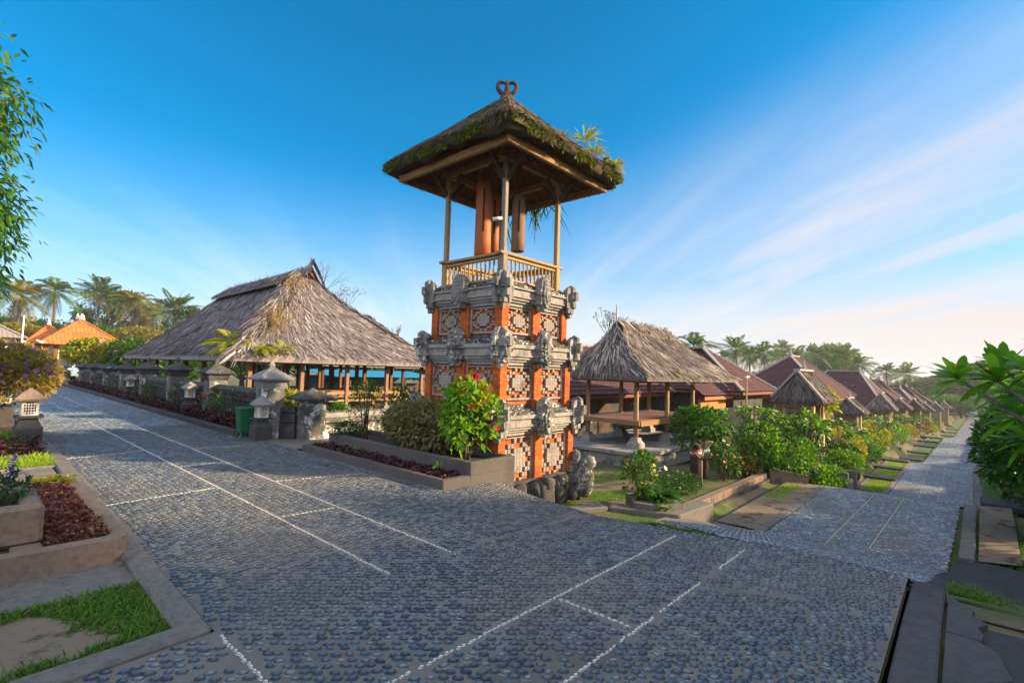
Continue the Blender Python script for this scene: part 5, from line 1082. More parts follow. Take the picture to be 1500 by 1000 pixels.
# drain, grass strips and slab bridges beside the street
mb = MB(); mk = MB(); prev = None
for (xa, xb) in ((18.6, 31.5), (36.5, 55), (74, 110)):
    for x_ in np.arange(xa, xb, 1.6):
        yl = float(lerp_tab(x_, YL)); zr_ = float(zroad(x_)) if not 15.65 < x_ < 22 else -2.3 + (22 - x_) * .16; x2 = x_ + 1.59; q = MB()
        mb.box((x_ + .8, yl + .93, zr_ - .05), (1.58, .13, .16), bv=.01); mk.box((x_ + .8, yl + 1.72, zr_ + .18), (1.58, .22, .85), bv=.015); mk.box((x_ + .8, yl + 1.52, zr_ - .1), (1.58, .18, .5), bv=.015)
tag(mb.build('kerb', CONC), kind='structure'); ow = mk.build('retaining_wall', CONC_R); tag(ow, "stepped stone wall lining the drain below the street gardens", "wall")
sheet('lawn', [[(x_, float(lerp_tab(x_, YL)) + .12, float(zroad(x_)) + .004), (x2, float(lerp_tab(x2, YL)) + .12, float(zroad(x2)) + .004), (x2, float(lerp_tab(x2, YL)) + .86, float(zroad(x2)) + .012), (x_, float(lerp_tab(x_, YL)) + .86, float(zroad(x_)) + .012)] for x_, x2 in ((22.1, 31.5), (36.8, 54.5), (73.5, 112))], LAWN)
sheet('lawn', [[(x_, float(lerp_tab(x_, YRt)) - .25, float(zroad(x_)) + .004), (x_, float(lerp_tab(x_, YRt)) - .95, float(zroad(x_)) + .01), (x2, float(lerp_tab(x2, YRt)) - .95, float(zroad(x2)) + .01), (x2, float(lerp_tab(x2, YRt)) - .25, float(zroad(x2)) + .004)] for x_, x2 in ((16.2, 21.9), (22.1, 31.5), (36.8, 54.5), (73.5, 112))], LAWN)
sheet('gutter', [[(x_, float(lerp_tab(x_, YL)) + 1.0, zb), (x2, float(lerp_tab(x2, YL)) + 1.0, zb), (x2, float(lerp_tab(x2, YL)) + 1.45, zb), (x_, float(lerp_tab(x_, YL)) + 1.45, zb)] for x_, x2, zb in ((18.6, 31.5, -2.34), (36.8, 54.5, -2.89), (73.5, 112, -4.24))], BLACK)
for k, x_ in enumerate((25.4, 28.6, 31.6, 37.5, 41.5, 46, 50, 54, 75, 80, 86)):
    yl = float(lerp_tab(x_, YL)); zr_ = float(zroad(x_)); q = MB(); q.box((x_, yl + .95, zr_ + .05), (.75, 1.75, .09), rz=rng.normal(0, .03), bv=.015)
    tag(q.build('slab_bridge', SLAB, None, (x_, yl + .95, zr_)), "flat stone slab bridging the street drain" if k > 2 else ["broad slab bridging the drain nearest to the slab walls", "slab bridging the drain by the small square post", "pale slab bridging the drain where the paving jogs"][k], "slab bridge", "stone slabs bridging the drain")
# right-hand side: steps, walls
for k, (x_, y_, z_, dx, dy, dz, lb) in enumerate(((17.2, -.85, -1.28, 1.0, 1.2, .14, "lowest and broadest dark stone step beside the street grass"), (18.0, -1.25, -1.14, 1.1, 1.0, .16, "second dark stone step, stacked above the broad one"), (18.9, -1.6, -.98, 1.2, .95, .2, "top dark stone step under the overhanging tree"))):
    q = MB(); q.box((x_, y_, z_), (dx, dy, dz), bv=.02); q.box((x_ + .04, y_ - .05, z_ - .35), (dx - .06, dy - .1, .6)); tag(q.build('stone_step', SLAB, None, (x_, y_, z_)), lb, "step", "dark stone steps by the street")
w_ = thing('street_wall', (30, -2.6, -1.2), "dark low wall behind the trees on the shaded side of the street", "wall"); q = MB()
for x_ in np.arange(20, 60, 2.0): q.box((x_ + 1, float(lerp_tab(x_, YRt)) - 1.35, float(zroad(x_)) + .3), (1.99, .2, 1.4), bv=.02)
q.build('panel', STONE_D, w_)
# unseen houses and trees, added and sized to shade street and paving
house(.5, 15.5, -9.3, -3.4, -1.0, 1.7, ((3.5, -6.3), (12.5, -6.3)), 4.7, "unseen tiled house added across the street to shade the paving", cs=2, tw=.3, rh=.4, fin=False, group=None)
house(17.5, 29, -10.5, -4.4, -2.0, .9, ((20.5, -7.4), (26, -7.4)), 3.2, "second unseen tiled house, added across the street to shade the lane", cs=2, tw=.3, rh=.4, fin=False, group=None)
house(31, 44, -12, -6, -2.8, .2, ((34, -9), (41, -9)), 2.6, "third unseen tiled house, added across the street to shade the lower lane", cs=2, tw=.3, rh=.4, fin=False, group=None)
for x_, y_, h_, w_, lb in ((8.5, -8.5, 8.6, 5, "unseen airy tree added behind the house to dapple the paving"), (13.2, -9.5, 9.2, 5, "second unseen airy tree, added to dapple the light on the paving"), (4.5, -10, 9, 5.5, "third unseen airy tree, added to dapple the light on the paving")): tree('airy', x_, y_, -.8, h_, w_, lb)
# ================================================================ left: houses, car and trees at the end of the street
oh = thing('tiled_house', (8, 66, -.1), "cream house with a bright orange hip roof at the end of the street", "house")
for nm, a in (('roof', (5.0, 11.6, 62, 70, 2.75, ((8.3, 65.6), (8.3, 66.6)), 5.35)), ('porch_roof', (4.3, 8.2, 66, 73, 2.7, ((6.2, 68.6), (6.2, 70.6)), 4.75))):
    mb, rc = hip_tile(*a, .3, .35, 2); r_ = mb.build(nm, TILE_O, oh); rc.build('ridge_cap', TILE_O, r_)
q = MB(); q.box((8.6, 66.3, 1.3), (4.6, 6.4, 2.9)); q.build('wall', PLASTER_W, oh)
for x_, y_ in ((5.6, 62.9), (6.3, 63.05), (8.3, 62.7)): q = MB(); q.box((x_, y_, 1.3), (.35, .35, 2.8), bv=.02); q.build('pillar', WOOD_R, oh)
q = MB(); q.box((7.2, 63.06, 1.2), (1.1, .1, 2.2)); q.build('door', WOOD_D, oh)
q = MB()
for x_, y_, z_ in ((8.3, 65.6, 5.4), (8.05, 66.1, 5.4), (8.5, 66.4, 5.4), (6.2, 68.6, 4.8)): q.lathe((x_, y_, z_), [(.14, 0), (.2, .15), (.1, .25), (.14, .35), (.03, .6)], 7)
for x_, y_ in ((5.0, 62), (4.3, 66.1)): q.tube([(x_ + .9, y_ + .7, 3.0), (x_ + .3, y_ + .2, 2.85), (x_ - .15, y_ - .1, 3.05)], [.12, .12, .06], 6)
q.build('finial', WHITE, oh)
gh = thing('tiled_house', (1.5, 60, -.1), "grey roofed cream house at the far edge of the picture", "house"); mb, rc = hip_tile(-3, 3.9, 57, 64, 3.0, ((-.5, 60.5), (1.6, 60.5)), 4.5, .3, .35, 2); r_ = mb.build('roof', m_plain("grey_tile", (.25, .21, .19), .9, .3), gh); rc.build('ridge_cap', TILE_G, r_); q = MB(); q.box((.4, 60.5, 1.4), (5.4, 5.4, 3.2)); q.build('wall', PLASTER_W, gh)
def car(x, y, z, rz, body, label):
    t = thing('parked_car', (0, 0, 0), label, "car"); q = MB(); L2 = 1.95; prof = [(-L2, .3), (-L2 - .05, .55), (-L2 + .05, .75), (-1.15, .88), (-.55, 1.32), (.75, 1.38), (1.45, 1.0), (L2, .92), (L2 + .03, .5), (L2 - .02, .3)]
    n = len(prof); V = []; 
    for sy, k in ((-.82, 1), (-.84, 1), (.84, 1), (.82, 1)):
        for a, b in prof: V.append((a * (.985 if abs(sy) > .83 else 1), sy * (1 if b < 1 else .8) * (.97 if abs(sy) < .83 else 1), b))
    F = [tuple(range(n)), tuple(range(3 * n, 4 * n))[::-1]]
    for s in range(3): F += [(s * n + k, s * n + (k + 1) % n, s * n + n + (k + 1) % n, s * n + n + k) for k in range(n)]
    q.add(A(V), F); q.build('body', body, t)
    GL = m_plain("car_glass", (.02, .025, .03), .08, .1, 3, 0, .6) if 'car_glass' not in bpy.data.materials else bpy.data.materials['car_glass']
    q = MB(); q.add([(-1.16, -.62, .91), (-.6, -.57, 1.3), (-.6, .57, 1.3), (-1.16, .62, .91)], [(0, 1, 2, 3)]); q.V[0] += A([-.03, 0, .02]); q.build('windscreen', GL, t)
    for sy in (-1, 1):
        q = MB(); q.add([(-1.0, sy * .845, .95), (-.55, sy * .69, 1.28), (.7, sy * .69, 1.3), (1.25, sy * .83, 1.0)], [(0, 1, 2, 3)]); q.build('side_window', GL, t); q = MB(); q.lump((-1.93, sy * .58, .7), (.14, .36, .14), 1, rough=0); q.build('headlight', WHITE, t)
        for xx in (-1.2, 1.2): q = MB(); a = np.linspace(0, 2 * np.pi, 16); q.tube([(xx, sy * .6, .31), (xx, sy * .86, .31)], .31, 16); wq = q.build('wheel', BLACK, t); q = MB(); q.tube([(xx, sy * .85, .31), (xx, sy * .875, .31)], .18, 12); q.build('rim', m_plain("rim_metal", (.4, .4, .42), .3, .1, 5, 0, .5, 1) if 'rim_metal' not in bpy.data.materials else bpy.data.materials['rim_metal'], wq)
    q = MB(); q.box((-1.99, 0, .55), (.05, .9, .16), bv=.02); q.build('grille', BLACK, t); t.location = (x, y, z); t.rotation_euler = (0, 0, rz); return t
BLK = NT("dark_car_paint").done((.02, .025, .035), .2, None, .6); WCP = NT("silver_car_paint").done((.45, .5, .56), .25, None, .6)
car(5.75, 55.5, -.05, R(90), BLK, "dark car parked past the end of the dark stone wall"); car(6.9, 50.5, -.05, R(82), NT("pale_car_paint").done((.3, .4, .5), .25, None, .6), "pale blue car half hidden behind the end of the wall")
car(128, -.9, -4.3, 0, WCP, "tiny silver car at the far bottom of the street")
LG = "trees and palms behind the left-hand houses"
def up(ratio, y, dz): return ratio * y, 1.6 + dz * y
palm_l = [('gold', .055, 92, .083, 1.35, "broad golden coconut palm above the grey roofed house"), ('green', .098, 98, .094, 1.12, "slender coconut palm with hanging brown fronds above the orange porch roof"), ('green_b', .143, 102, .098, 1.2, "dark coconut palm behind the orange roof peak"), ('gold', .196, 96, .088, 1.3, "sunlit coconut palm between the orange roof and the hall"), ('green_b', .243, 90, .083, 1.2, "bushy upright palm close to the great hall roof"), ('gold_b', .222, 105, .075, 1.1, "low golden palm nearly hidden behind the hall side trees"), ('green', .17, 118, .085, 1.2, "farther palm peeking between the taller palms"), ('green', .028, 85, .095, 1.2, "green palm at the very edge behind the street tree"), ('green', .275, 110, .07, 1.0, "small palm just over the slope of the hall roof")]
for k, (kd, r_, y_, dz, s_, lb) in enumerate(palm_l): x_, zt = up(r_, y_, dz); palm(kd, x_, y_, 0, zt * 1.03, lb, s_ * 1.12, k * 1.3, (.4 * (-1) ** k, .3))
for kd, r_, y_, dz, w_, lb in (('golden', .06, 74, .062, 8, "round golden green tree beside the orange roof"), ('dense', .102, 84, .072, 9, "dark dense tree behind the orange porch roof"), ('round', .155, 88, .07, 9, "mid green tree behind the orange roof slope"), ('golden', .2, 84, .07, 9, "sunlit yellowish tree left of the hall roof"), ('airy', .165, 112, .108, 13, "flat topped airy tree above the palms"), ('dense', .235, 86, .062, 9, "dark tree low beside the hall roof"), ('airy', .262, 88, .093, 7, "thin leaved tree over the hall eave"), ('dense', .03, 96, .07, 10, "dark tree behind the grey roof"), ('round', .28, 96, .07, 10, "green tree behind the sloping hall roof"), ('dense', .135, 120, .075, 14, "broad dark tree filling the gap behind the palms"), ('round', .21, 124, .08, 14, "tall far tree behind the sunlit palm"), ('dense', .05, 124, .075, 16, "tall dark tree far behind the golden palm")):
    x_, zt = up(r_, y_, dz); tree(kd, x_, y_, -.2, (zt + .2) * (.78 if kd != 'airy' else 1), w_ * .8, lb, rz=r_ * 50)
shrub('clipped_hedge', 4.9, 59, 0, 1.75, 2.6, G_YEL, 1500, .16, "yellow topped clipped hedge in front of the orange roofed house", cat="hedge", dep=1.5, bare=.0)
shrub('flowering_tree', 6.6, 43.5, 0, 2.8, 3.4, G_YEL, 4200, .24, "spreading yellow green flowering tree with pink blooms behind the dark wall", cat="tree", fl=(16, F_PNK, .22), bare=.4, stems=8)
shrub('flowering_tree', 8.0, 41.0, 0, 2.9, 2.6, G_MID, 2600, .22, "smaller green flowering tree between the orange roof and the hall eave", cat="tree", fl=(8, F_PNK, .18), bare=.35, stems=6)
fern(9.4, 44, 1.2, 1.6, 14, G_YEL, "bright yellow green cycad like plant by the hall eave", 5, name='cycad', cat="plant")
shrine = thing('shrine', (9.6, 46, 0), "small orange brick shrine top beside the bright cycad", "shrine"); q = MB(); q.sq(9.8, 46, [(.5, 0), (.5, 1.6), (.6, 1.7), (.35, 2.1), (.38, 2.2), (.2, 2.7), (.05, 3.1)]); q.build('body', BRICK, shrine)
for x_, y_, h_, lb in ((3.3, 52, 4.6, "thin pale pole rising by the orange porch"),): q = MB(); q.tube([(x_, y_, 0), (x_, y_, h_)], .05, 6); tag(q.build('lamp_pole', WHITE, None, (x_, y_, 0)), lb, "pole")
for k, (x_, y_, h_, w_, kd, lb) in enumerate(((30, 52, 5.5, 8, 'dense', "dark tree seen through the hall posts on the far right"), (34, 48, 5, 8, 'round', "green tree seen through the hall posts beside the tower"), (26, 55, 5.5, 9, 'dense', "dark tree behind the blue roofed shelter"), (21, 58, 5.5, 9, 'round', "green tree seen through the middle of the hall"), (16, 60, 5, 9, 'dense', "dark tree seen through the left bays of the hall"), (38, 42, 5, 8, 'dense', "dark tree hidden behind the tower"), (13, 50, 3.6, 5, 'round', "low green tree behind the hall eave"))): tree(kd, x_, y_, -1.2, h_, w_, lb, rz=k)
# overhanging street tree at the picture's edge
st = thing('street_tree', (-.9, 14.5, 0), "tall leafy tree reaching in from the edge over the street", "tree"); q = MB(); q.tube([(-1.4, 14.5, -.1), (-1.3, 14.6, 3), (-.9, 14.4, 6), (-.6, 14.6, 9)], [.24, .2, .15, .08], 9)
g_ = np.random.default_rng(8); lf = MB()
for k in range(120):
    zt = g_.uniform(2.6, 7.2); y0_ = 14.4 + g_.normal(0, .9); e = A([y0_ * (.046 + .03 * (math.exp(-((zt - 6.3) / .35) ** 2) + .8 * math.exp(-((zt - 4.3) / .7) ** 2))) - abs(g_.normal(0, .5)) - .42, y0_, zt]); b = A([-1.1, 14.5, max(2.5, zt - .9)]); q.tube([b, (b + e) / 2 + A([0, 0, .15]), e], [.035, .02, .008], 5)
    n_ = 42; P = e + g_.normal(0, .2, (n_, 3)); D = nrm(nrm(P - e) * .8 + A([.1, 0, -.45]) + g_.normal(0, .4, (n_, 3))); lf.rib(P, D, sides(D, g_), g_.uniform(.1, .22, n_), .06, .3, LEAF)
q.build('trunk', BARK_D, st); lf.build('crown', G_MID, st)
# near-left garden
G_POIN = m_leaf('leaf_poinsettia', [(.06, .17, .012), (.13, .29, .02), (.24, .38, .03), (.07, .2, .015)], .45)
G_BUSH = m_leaf('leaf_bronze_gold', [(.12, .12, .02), (.28, .22, .05), (.42, .28, .09), (.18, .17, .03)], .4)
shrub('flowering_bush', .62, 16.6, .1, 1.75, 2.05, G_BUSH, 7000, .12, "sprawling golden green bush dotted with purple flowers over the lanterns", fl=(380, F_PUR, .06), bare=.25, k=26, dep=3.2)
shrub('flowering_bush', -.2, 15.4, .1, 2.1, 1.6, G_BUSH, 2400, .12, "second purple flowered golden bush at the picture edge", fl=(110, F_PUR, .055), bare=.2, k=16)
groundcover('red_leaved_bedding', "low maroon and rust leaved bedding plants filling the corner planter", 4200, .58, .95, 5.24, 7.75, .13, L_RUST, .043, 3, .07)
groundcover('yellow_leaved_edging', "pale yellow leaf tips along the back of the maroon bed", 160, .6, 1.02, 7.55, 7.85, .17, G_YEL, .06, 4, .06)
groundcover('purple_bedding', "dark purple bedding plants at the foot of the white lantern", 380, .35, 1.08, 11.1, 12.3, .02, L_PURP, .1, 5, .2)
shrub('bedding_plant', .72, 12.0, 0, .3, .5, G_MID, 160, .09, "small green bedding plant in front of the white lantern", cat="plant", stems=0, bare=0)
strappy('spiky_plant', .42, 11.6, 0, .6, 26, m_leaf("leaf_straw", [(.35, .28, .1), (.5, .25, .15), (.3, .3, .1)]), "spiky straw coloured plant at the picture edge by the lantern", .02, 4)
shrub('salvia', .33, 5.9, .36, .28, .3, G_DRK, 260, .05, "salvia with upright purple flower spikes in the raised planter", cat="plant", stems=0, bare=0)
q = MB(); P_ = []
for x_, y_, l_ in ((.36, 5.95, .26), (.24, 5.85, .22)):
    for k in range(40): s_ = k / 40; P_.append((x_ + .12 * l_ * s_ + rng.normal(0, .012), y_ + rng.normal(0, .012), .5 + l_ * s_))
blossoms(q, A(P_), .02, rng); bpy.data.objects['salvia']; q.build('flower_spikes', F_PUR, bpy.data.objects['salvia'])
shrub('small_plant', .2, 5.28, .02, .16, .2, G_DRK, 120, .05, "small dark plant in the gap below the raised planter", cat="plant", stems=0, bare=0)
def gr1(g, n):
    x = g.uniform(-.4, 1.05, n); y = g.uniform(3.52, 4.46, n); jx, jy = g.normal(0, .035, n), g.normal(0, .025, n); f = np.clip((x - .45) / .25, 0, 1); top = y + jy > 4.28 - .22 * f - .05 * np.sin(x * 13); bot = y + jy < 3.6 + .04 * np.sin(x * 21); right = x + jx > .66 + .08 * np.sin(y * 9) + .03 * np.sin(y * 41); k = top & (y < 4.45) | bot | right; k &= g.uniform(size=n) < .96; return x[k], y[k], np.full(k.sum(), -.01)
grass('grass', "green grass growing round the bare earth at the street corner", 12000, gr1, G_GRASS, .075, 2)
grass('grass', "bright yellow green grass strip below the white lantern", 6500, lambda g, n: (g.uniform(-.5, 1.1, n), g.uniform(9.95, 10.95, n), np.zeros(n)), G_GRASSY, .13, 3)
q = MB(); n_ = 260; x_ = np.concatenate([rng.uniform(.9, 5.0, 120), 1.33 + np.abs(rng.normal(0, .12, 80)), 4.14 - np.abs(rng.normal(0, .1, 60))]); y_ = np.concatenate([rng.uniform(.5, 12, 120), rng.uniform(3.4, 14, 80), rng.uniform(5.2, 14, 60)]); k_ = (x_ < np.interp(y_, ey, ex)) | (y_ > 5.1); k_ &= ~((x_ > 4.35) & (y_ > 5)); k_ &= ~((x_ < 1.2) & (y_ > 3.2)); x_, y_ = x_[k_], y_[k_]; n_ = len(x_); D = nrm(rdirs(n_, rng, -.05, .25)); q.rib(np.c_[x_, y_, np.full(n_, .012)], D, nrm(np.cross(D, A([0, 0, 1.]) + rng.normal(0, .25, (n_, 3)))) , rng.uniform(.02, .05, n_), .018, -.1, LEAF)
tag(q.build('fallen_leaves', m_leaf('leaf_dry', [(.14, .08, .03), (.26, .16, .05), (.1, .05, .02), (.2, .2, .04)], .2)), label="dry fallen leaves scattered over the pebble paving", kind='stuff')
def gr2(g, n):
    s = g.uniform(0, 1, n); e = g.integers(0, 3, n); x = np.where(e == 0, 1.05 + g.normal(0, .01, n), np.where(e == 1, 1.31 + g.normal(0, .01, n), 4.2 - np.abs(g.normal(0, .015, n)))); y = np.where(e == 0, 3.5 + s * 1.6, np.where(e == 1, 3.4 + s * 9, 12 + s * 8)); k = (np.sin(y * 7) + np.sin(y * 17 + 2) + g.normal(0, .5, n)) > 1.0; return x[k], y[k], np.zeros(k.sum())
grass('grass', "weeds sprouting from the kerb joints", 2600, gr2, G_GRASS, .045, 12)
# ================================================================ flower bed along the dark wall and the tower planter
groundcover('purple_bedding', "dark purple plants in the bed below the dark wall", 6500, 4.32, 4.72, 12.0, 37, .1, L_PURP, .12, 6, .25)
for k, (y_, h_) in enumerate(((13.2, .8), (14.4, .7), (17.4, .7), (19.8, .7), (21.2, .65), (26, .7), (30, .7))):
    shrub('flowering_shrub', 4.5, y_, .1, h_, .6, G_DRK, 230, .06, ["sparse rose bush with small red blooms next to the gate pillar", "sparse rose bush with red blooms behind the green bin", "rose bush dotted red just past the nearest bed lantern", "rose bush with pinkish blooms between the two bed lanterns", "darker rose bush midway along the wall bed", "small rose bush beyond the farthest bed lantern", "last rose bush at the end of the wall bed"][k], fl=(22, F_DRED, .032), dep=1.1, bare=.2)
groundcover('dark_bedding', "near black purple bedding filling the lower planter tier", 2600, 4.52, 4.9, 5.26, 9.05, .07, L_PURP, .06, 7, .07)
shrub('seedling', 4.76, 5.65, .13, .09, .12, G_BRT, 16, .07, "small bright green seedling in the dark bedding", cat="plant", stems=0, bare=0)
shrub('seedling', 4.7, 7.8, .13, .08, .1, G_BRT, 12, .06, "tiny green seedling farther along the dark bedding", cat="plant", stems=0, bare=0)
shrub('croton_bush', 5.42, 6.75, .22, .78, .85, G_CROT, 2600, .1, "wide brownish green croton bush in the middle of the planter", W=.04, dep=1.9, bare=.08, k=26, stems=8)
shrub('poinsettia', 5.32, 5.62, .22, 1.18, .72, G_POIN, 620, .12, "tall bright green poinsettia with magenta heads against the tower", W=.06, fl=(26, F_RED, .055, 6), dep=.8, bare=.1, k=18, stems=6)
q = MB(); P_ = A([5.35, 5.62, 1.42]) + rng.normal(0, .05, (16, 3)); blossoms(q, P_, .085, rng, 6); q.build('top_flowers', F_RED, bpy.data.objects['poinsettia'])
q = MB(); gq = np.random.default_rng(77); foliage(q, 420, (5.33, 5.62, 1.22), (.26, .26, .2), .11, .045, gq, 8); q.build('new_growth', G_YEL, bpy.data.objects['poinsettia'])
shrub('rose_bush', 5.2, 8.35, .22, 1.1, .6, G_MID, 420, .06, "slender rose bush with yellow and cream blooms in the planter", fl=(9, F_YEL, .05), bare=.25, k=9, stems=7)
shrub('low_bush', 5.15, 8.85, .22, .28, .6, G_DRK, 420, .06, "low dark bush at the far end of the planter", stems=0, bare=0)
shrub('geranium', 6.1, 8.4, .2, .95, .7, G_MID, 420, .09, "green plant with red flower heads between planter and tower", fl=(8, F_RED, .06), bare=.3)
shrub('garden_plant', 5.15, 11.4, .0, .95, .35, G_YEL, 120, .26, "bright leafy plant growing in the gap between the gate pillars", cat="plant", W=.07, stems=3)
shrub('garden_plant', 6.1, 10.95, .3, .4, .5, G_MID, 160, .1, "small green plant on the boundary wall beside the short pillar", cat="plant", stems=0, bare=0)
# plants growing on roofs
strappy('roof_plant', 8.15, 4.9, 5.5, .3, 40, G_YEL, "spiky yellow green tuft at the sunlit corner of the tower roof", .02, 31); strappy('roof_plant', 6.6, 4.95, 5.55, .22, 26, G_GOLD, "small golden tuft on the sunny tower roof edge near its front corner", .016, 32)
def hang_leaf(x, y, z, L_, n, leaf, label, seed):
    g = np.random.default_rng(seed); t = thing('hanging_fern', (x, y, z), label, "fern"); mb = MB(); P = A([x, y, z]) + g.normal(0, .14, (n, 3)) * A([1, 1.6, .2]); D = nrm(g.normal(0, .5, (n, 3)) * A([1, 1, .3]) + A([.35, .1, -.35])); mb.rib(P, D, sides(D, g), L_ * g.uniform(.4, 1, n), .035, g.uniform(.3, .9, n), LEAF); mb.build('fronds', leaf, t); return t
strappy('roof_plant', 7.25, 4.95, 5.72, .42, 46, G_YEL, "bright spidery plant growing on the sunny roof side of the tower", .022, 3); strappy('roof_plant', 7.5, 4.9, 5.56, .34, 34, G_YEL, "smaller yellow spidery plant just below the bright one on the tower roof", .02, 4); strappy('roof_plant', 7.75, 5.05, 5.66, .3, 24, G_GOLD, "dry golden tuft between the spidery plants and the roof corner", .018, 14)
fern(8.1, 4.9, 5.5, .3, 16, G_GOLD, "tuft of moss fern at the sunny corner of the tower roof", 6, (.2, -.5)); fern(7.85, 4.95, 5.52, .32, 12, G_GOLD, "reddish fern wisps near the roof corner of the tower", 7, (.2, -.5))
hang_leaf(8.2, 7.3, 5.22, .5, 34, G_DRK, "dark fern hanging under the far eave of the tower", 8); hang_leaf(8.25, 6.6, 5.22, .6, 36, G_DRK, "second hanging fern with longer drooping leaves under the tower eave", 9); hang_leaf(7.95, 7.7, 5.2, .75, 16, G_DRK, "lowest hanging fern leaf cluster below the tower eave", 10)
fern(5.85, 17.0, 2.15, 1.25, 30, G_YEL, "big bright yellow fern at the corner of the great hall roof", 11, (-.3, -.4)); fern(6.3, 16.0, 2.0, .75, 22, G_YEL, "smaller yellow fern on the great hall eave", 12, (-.1, -.5)); fern(6.9, 15.95, 2.05, .55, 14, G_YEL, "third yellow fern along the great hall eave", 13, (0, -.5))
for k, (p, n_, lb) in enumerate((((7.15, 17.2, 3.05), 230, "big dry grass tuft halfway up the hall roof hip"), ((8.3, 18.7, 4.5), 130, "dry grass tuft high on the hall roof below the ridge"))):
    q = MB(); g_ = np.random.default_rng(k + 3); P = A(p) + g_.normal(0, .25, (n_, 3)) * A([1, .7, .8]); D = nrm(A([-.1, -.4, .8]) + g_.normal(0, .5, (n_, 3))); q.rib(P, D, sides(D, g_), g_.uniform(.3, .75, n_), .016, .3, ((0, 1), (.5, .8), (1, .1))); tag(q.build('dry_grass', m_leaf("dry_grass_%d" % k, [(.25, .16, .06), (.4, .27, .1), (.18, .11, .05)], .3), None, p), lb, "grass tuft")
bare_bush(10.2, 20.2, 4.65, 1.6, "leafless dry shrub behind the hall ridge", 3); bare_bush(10.9, 19.4, 4.05, 1.0, "low yellowed weed on the far slope of the hall roof", 4, G_GOLD); bare_bush(12.3, 17.6, 2.8, .7, "tiny dry weeds low on the hall roof slope", 5)
bare_bush(17.9, 8.8, 2.72, .9, "leafless twiggy weed on the ridge of the open pavilion", 6); bare_bush(14.45, 8.7, 2.8, 1.0, "thin leafy sprig at the top of the bleached roof", 7, G_DRK)
q = MB(); q.tube([(14.42, 8.42, 2.7), (14.42, 8.42, 3.85)], .03, 8); tag(q.build('roof_pole', m_plain("grey_pipe", (.35, .36, .38), .5, .1), None, (14.38, 8.42, 3.3)), "short grey pipe standing at the peak of the bleached roof", "pole")
for x_, s_ in ((15.2, 21), (15.7, 22)): fern(x_, 6.85, 1.6, .3, 12, G_YEL, ["yellow fern tuft on the pavilion eave, nearer the corner post", "yellow fern tuft on the pavilion eave, nearer the middle post"][x_ > 15.4], s_, (0, -.4))
fern(17.2, 6.9, 1.6, .22, 8, G_YEL, "smallest fern tuft on the pavilion eave, by its end", 23, (0, -.4))
lp = thing('floodlight_pole', (22.6, 6.9, -1.3), "thin bamboo pole with a small lamp and dry leaves beside the first house", "pole"); q = MB(); q.tube([(22.6, 6.9, -1.3), (22.65, 6.9, 1.6)], .035, 6); q.build('pole', WOOD, lp); q = MB(); q.bar((22.4, 6.85, 1.62), (22.95, 6.9, 1.66), .08, .05); q.build('lamp', WHITE, lp)
aer = thing('aerial_tree', (14.6, 14, -.2), "thin pole tree with cropped top beyond the bleached roof", "tree"); q = MB(); q.tube([(15.2, 15.5, -1), (15.2, 15.5, 5.0)], .07, 6); q.tube([(14.7, 15.4, -1), (14.7, 15.4, 4.4)], .04, 6); q.build('trunk', BARK_D, aer); q = MB(); foliage(q, 260, (15.1, 15.5, 3.7), (.6, .6, .8), .2, .06, np.random.default_rng(3)); q.build('crown', G_GOLD, aer)
# ================================================================ garden between tower and first gate
shrub('yellow_flowered_shrub', 8.15, 4.25, -.6, .82, .6, G_MID, 520, .08, "tall shrub topped with upright yellow flower spikes", bare=.15, fl=(34, F_YEL, .035), k=14)
strappy('lily_clump', 8.5, 4.05, -.56, .5, 80, G_MID, "clump of broad leaved lilies with pale yellow buds", .075, 3, fl=(8, F_WHT, .05))
strappy('lily_clump', 8.05, 3.75, -.6, .22, 22, G_BRT, "low bright rosette at the edge of the angular planter", .05, 5)
fp = plumeria(12.2, 4.75, -1.0, 1.55, 1.5, "round headed frangipani with cream flowers by the two striped posts", 4, G_MID, .17, 14, (.55, F_WHT, .045), levels=3)
q = MB(); foliage(q, 1350, (12.2, 4.75, .46), (.62, .62, .34), .13, .06, np.random.default_rng(91), 20); q.build('leaf_mass', G_MID, fp)
for k, (x_, cl, lb) in enumerate(((12.75, (.55, .06, .1), "tree fern post with a red and white band behind the frangipani"), (13.25, (.03, .4, .26), "tree fern post with a green and white band behind the frangipani"))):
    t = thing('post_planter', (x_, 5.1, -1.05), lb, "planter post", "banded posts in the garden"); q = MB(); q.lathe((x_, 5.1, 0), [(.13, -1.1), (.14, -.6), (.13, -.2), (.14, -.12)], 12); q.build('stump', m_plain("tree_fern_trunk", (.08, .05, .035), .95, .5, 30, 1) if k == 0 else bpy.data.materials['tree_fern_trunk'], t); q = MB(); q.lathe((x_, 5.1, 0), [(.147, -.42), (.147, -.24)], 12); q.build('band', m_plain("band_%s" % ("red", "green")[k], cl, .6, .1), t); q = MB(); q.lathe((x_, 5.1, 0), [(.15, -.36), (.15, -.3)], 12); q.build('white_stripe', WHITE, t)
shrub('low_hedge', 10.9, 4.75, -1.0, .42, 1.5, G_DRK, 1400, .06, "low dark fine leaved hedge below the frangipani", cat="hedge", dep=.7, stems=0, bare=0, k=22)
shrub('yellow_flowered_shrub', 13.6, 4.7, -1.05, .8, .8, G_MID, 620, .08, "garden shrub with a bright yellow spray beside the green banded post", fl=(26, F_YEL, .04), bare=.1)
shrub('brown_bush', 14.5, 4.6, -1.1, .62, .9, m_leaf("leaf_brownish", [(.06, .045, .015), (.12, .08, .03), (.05, .06, .015)]), 700, .08, "small brownish bush beside the yellow spray", bare=0, stems=0)
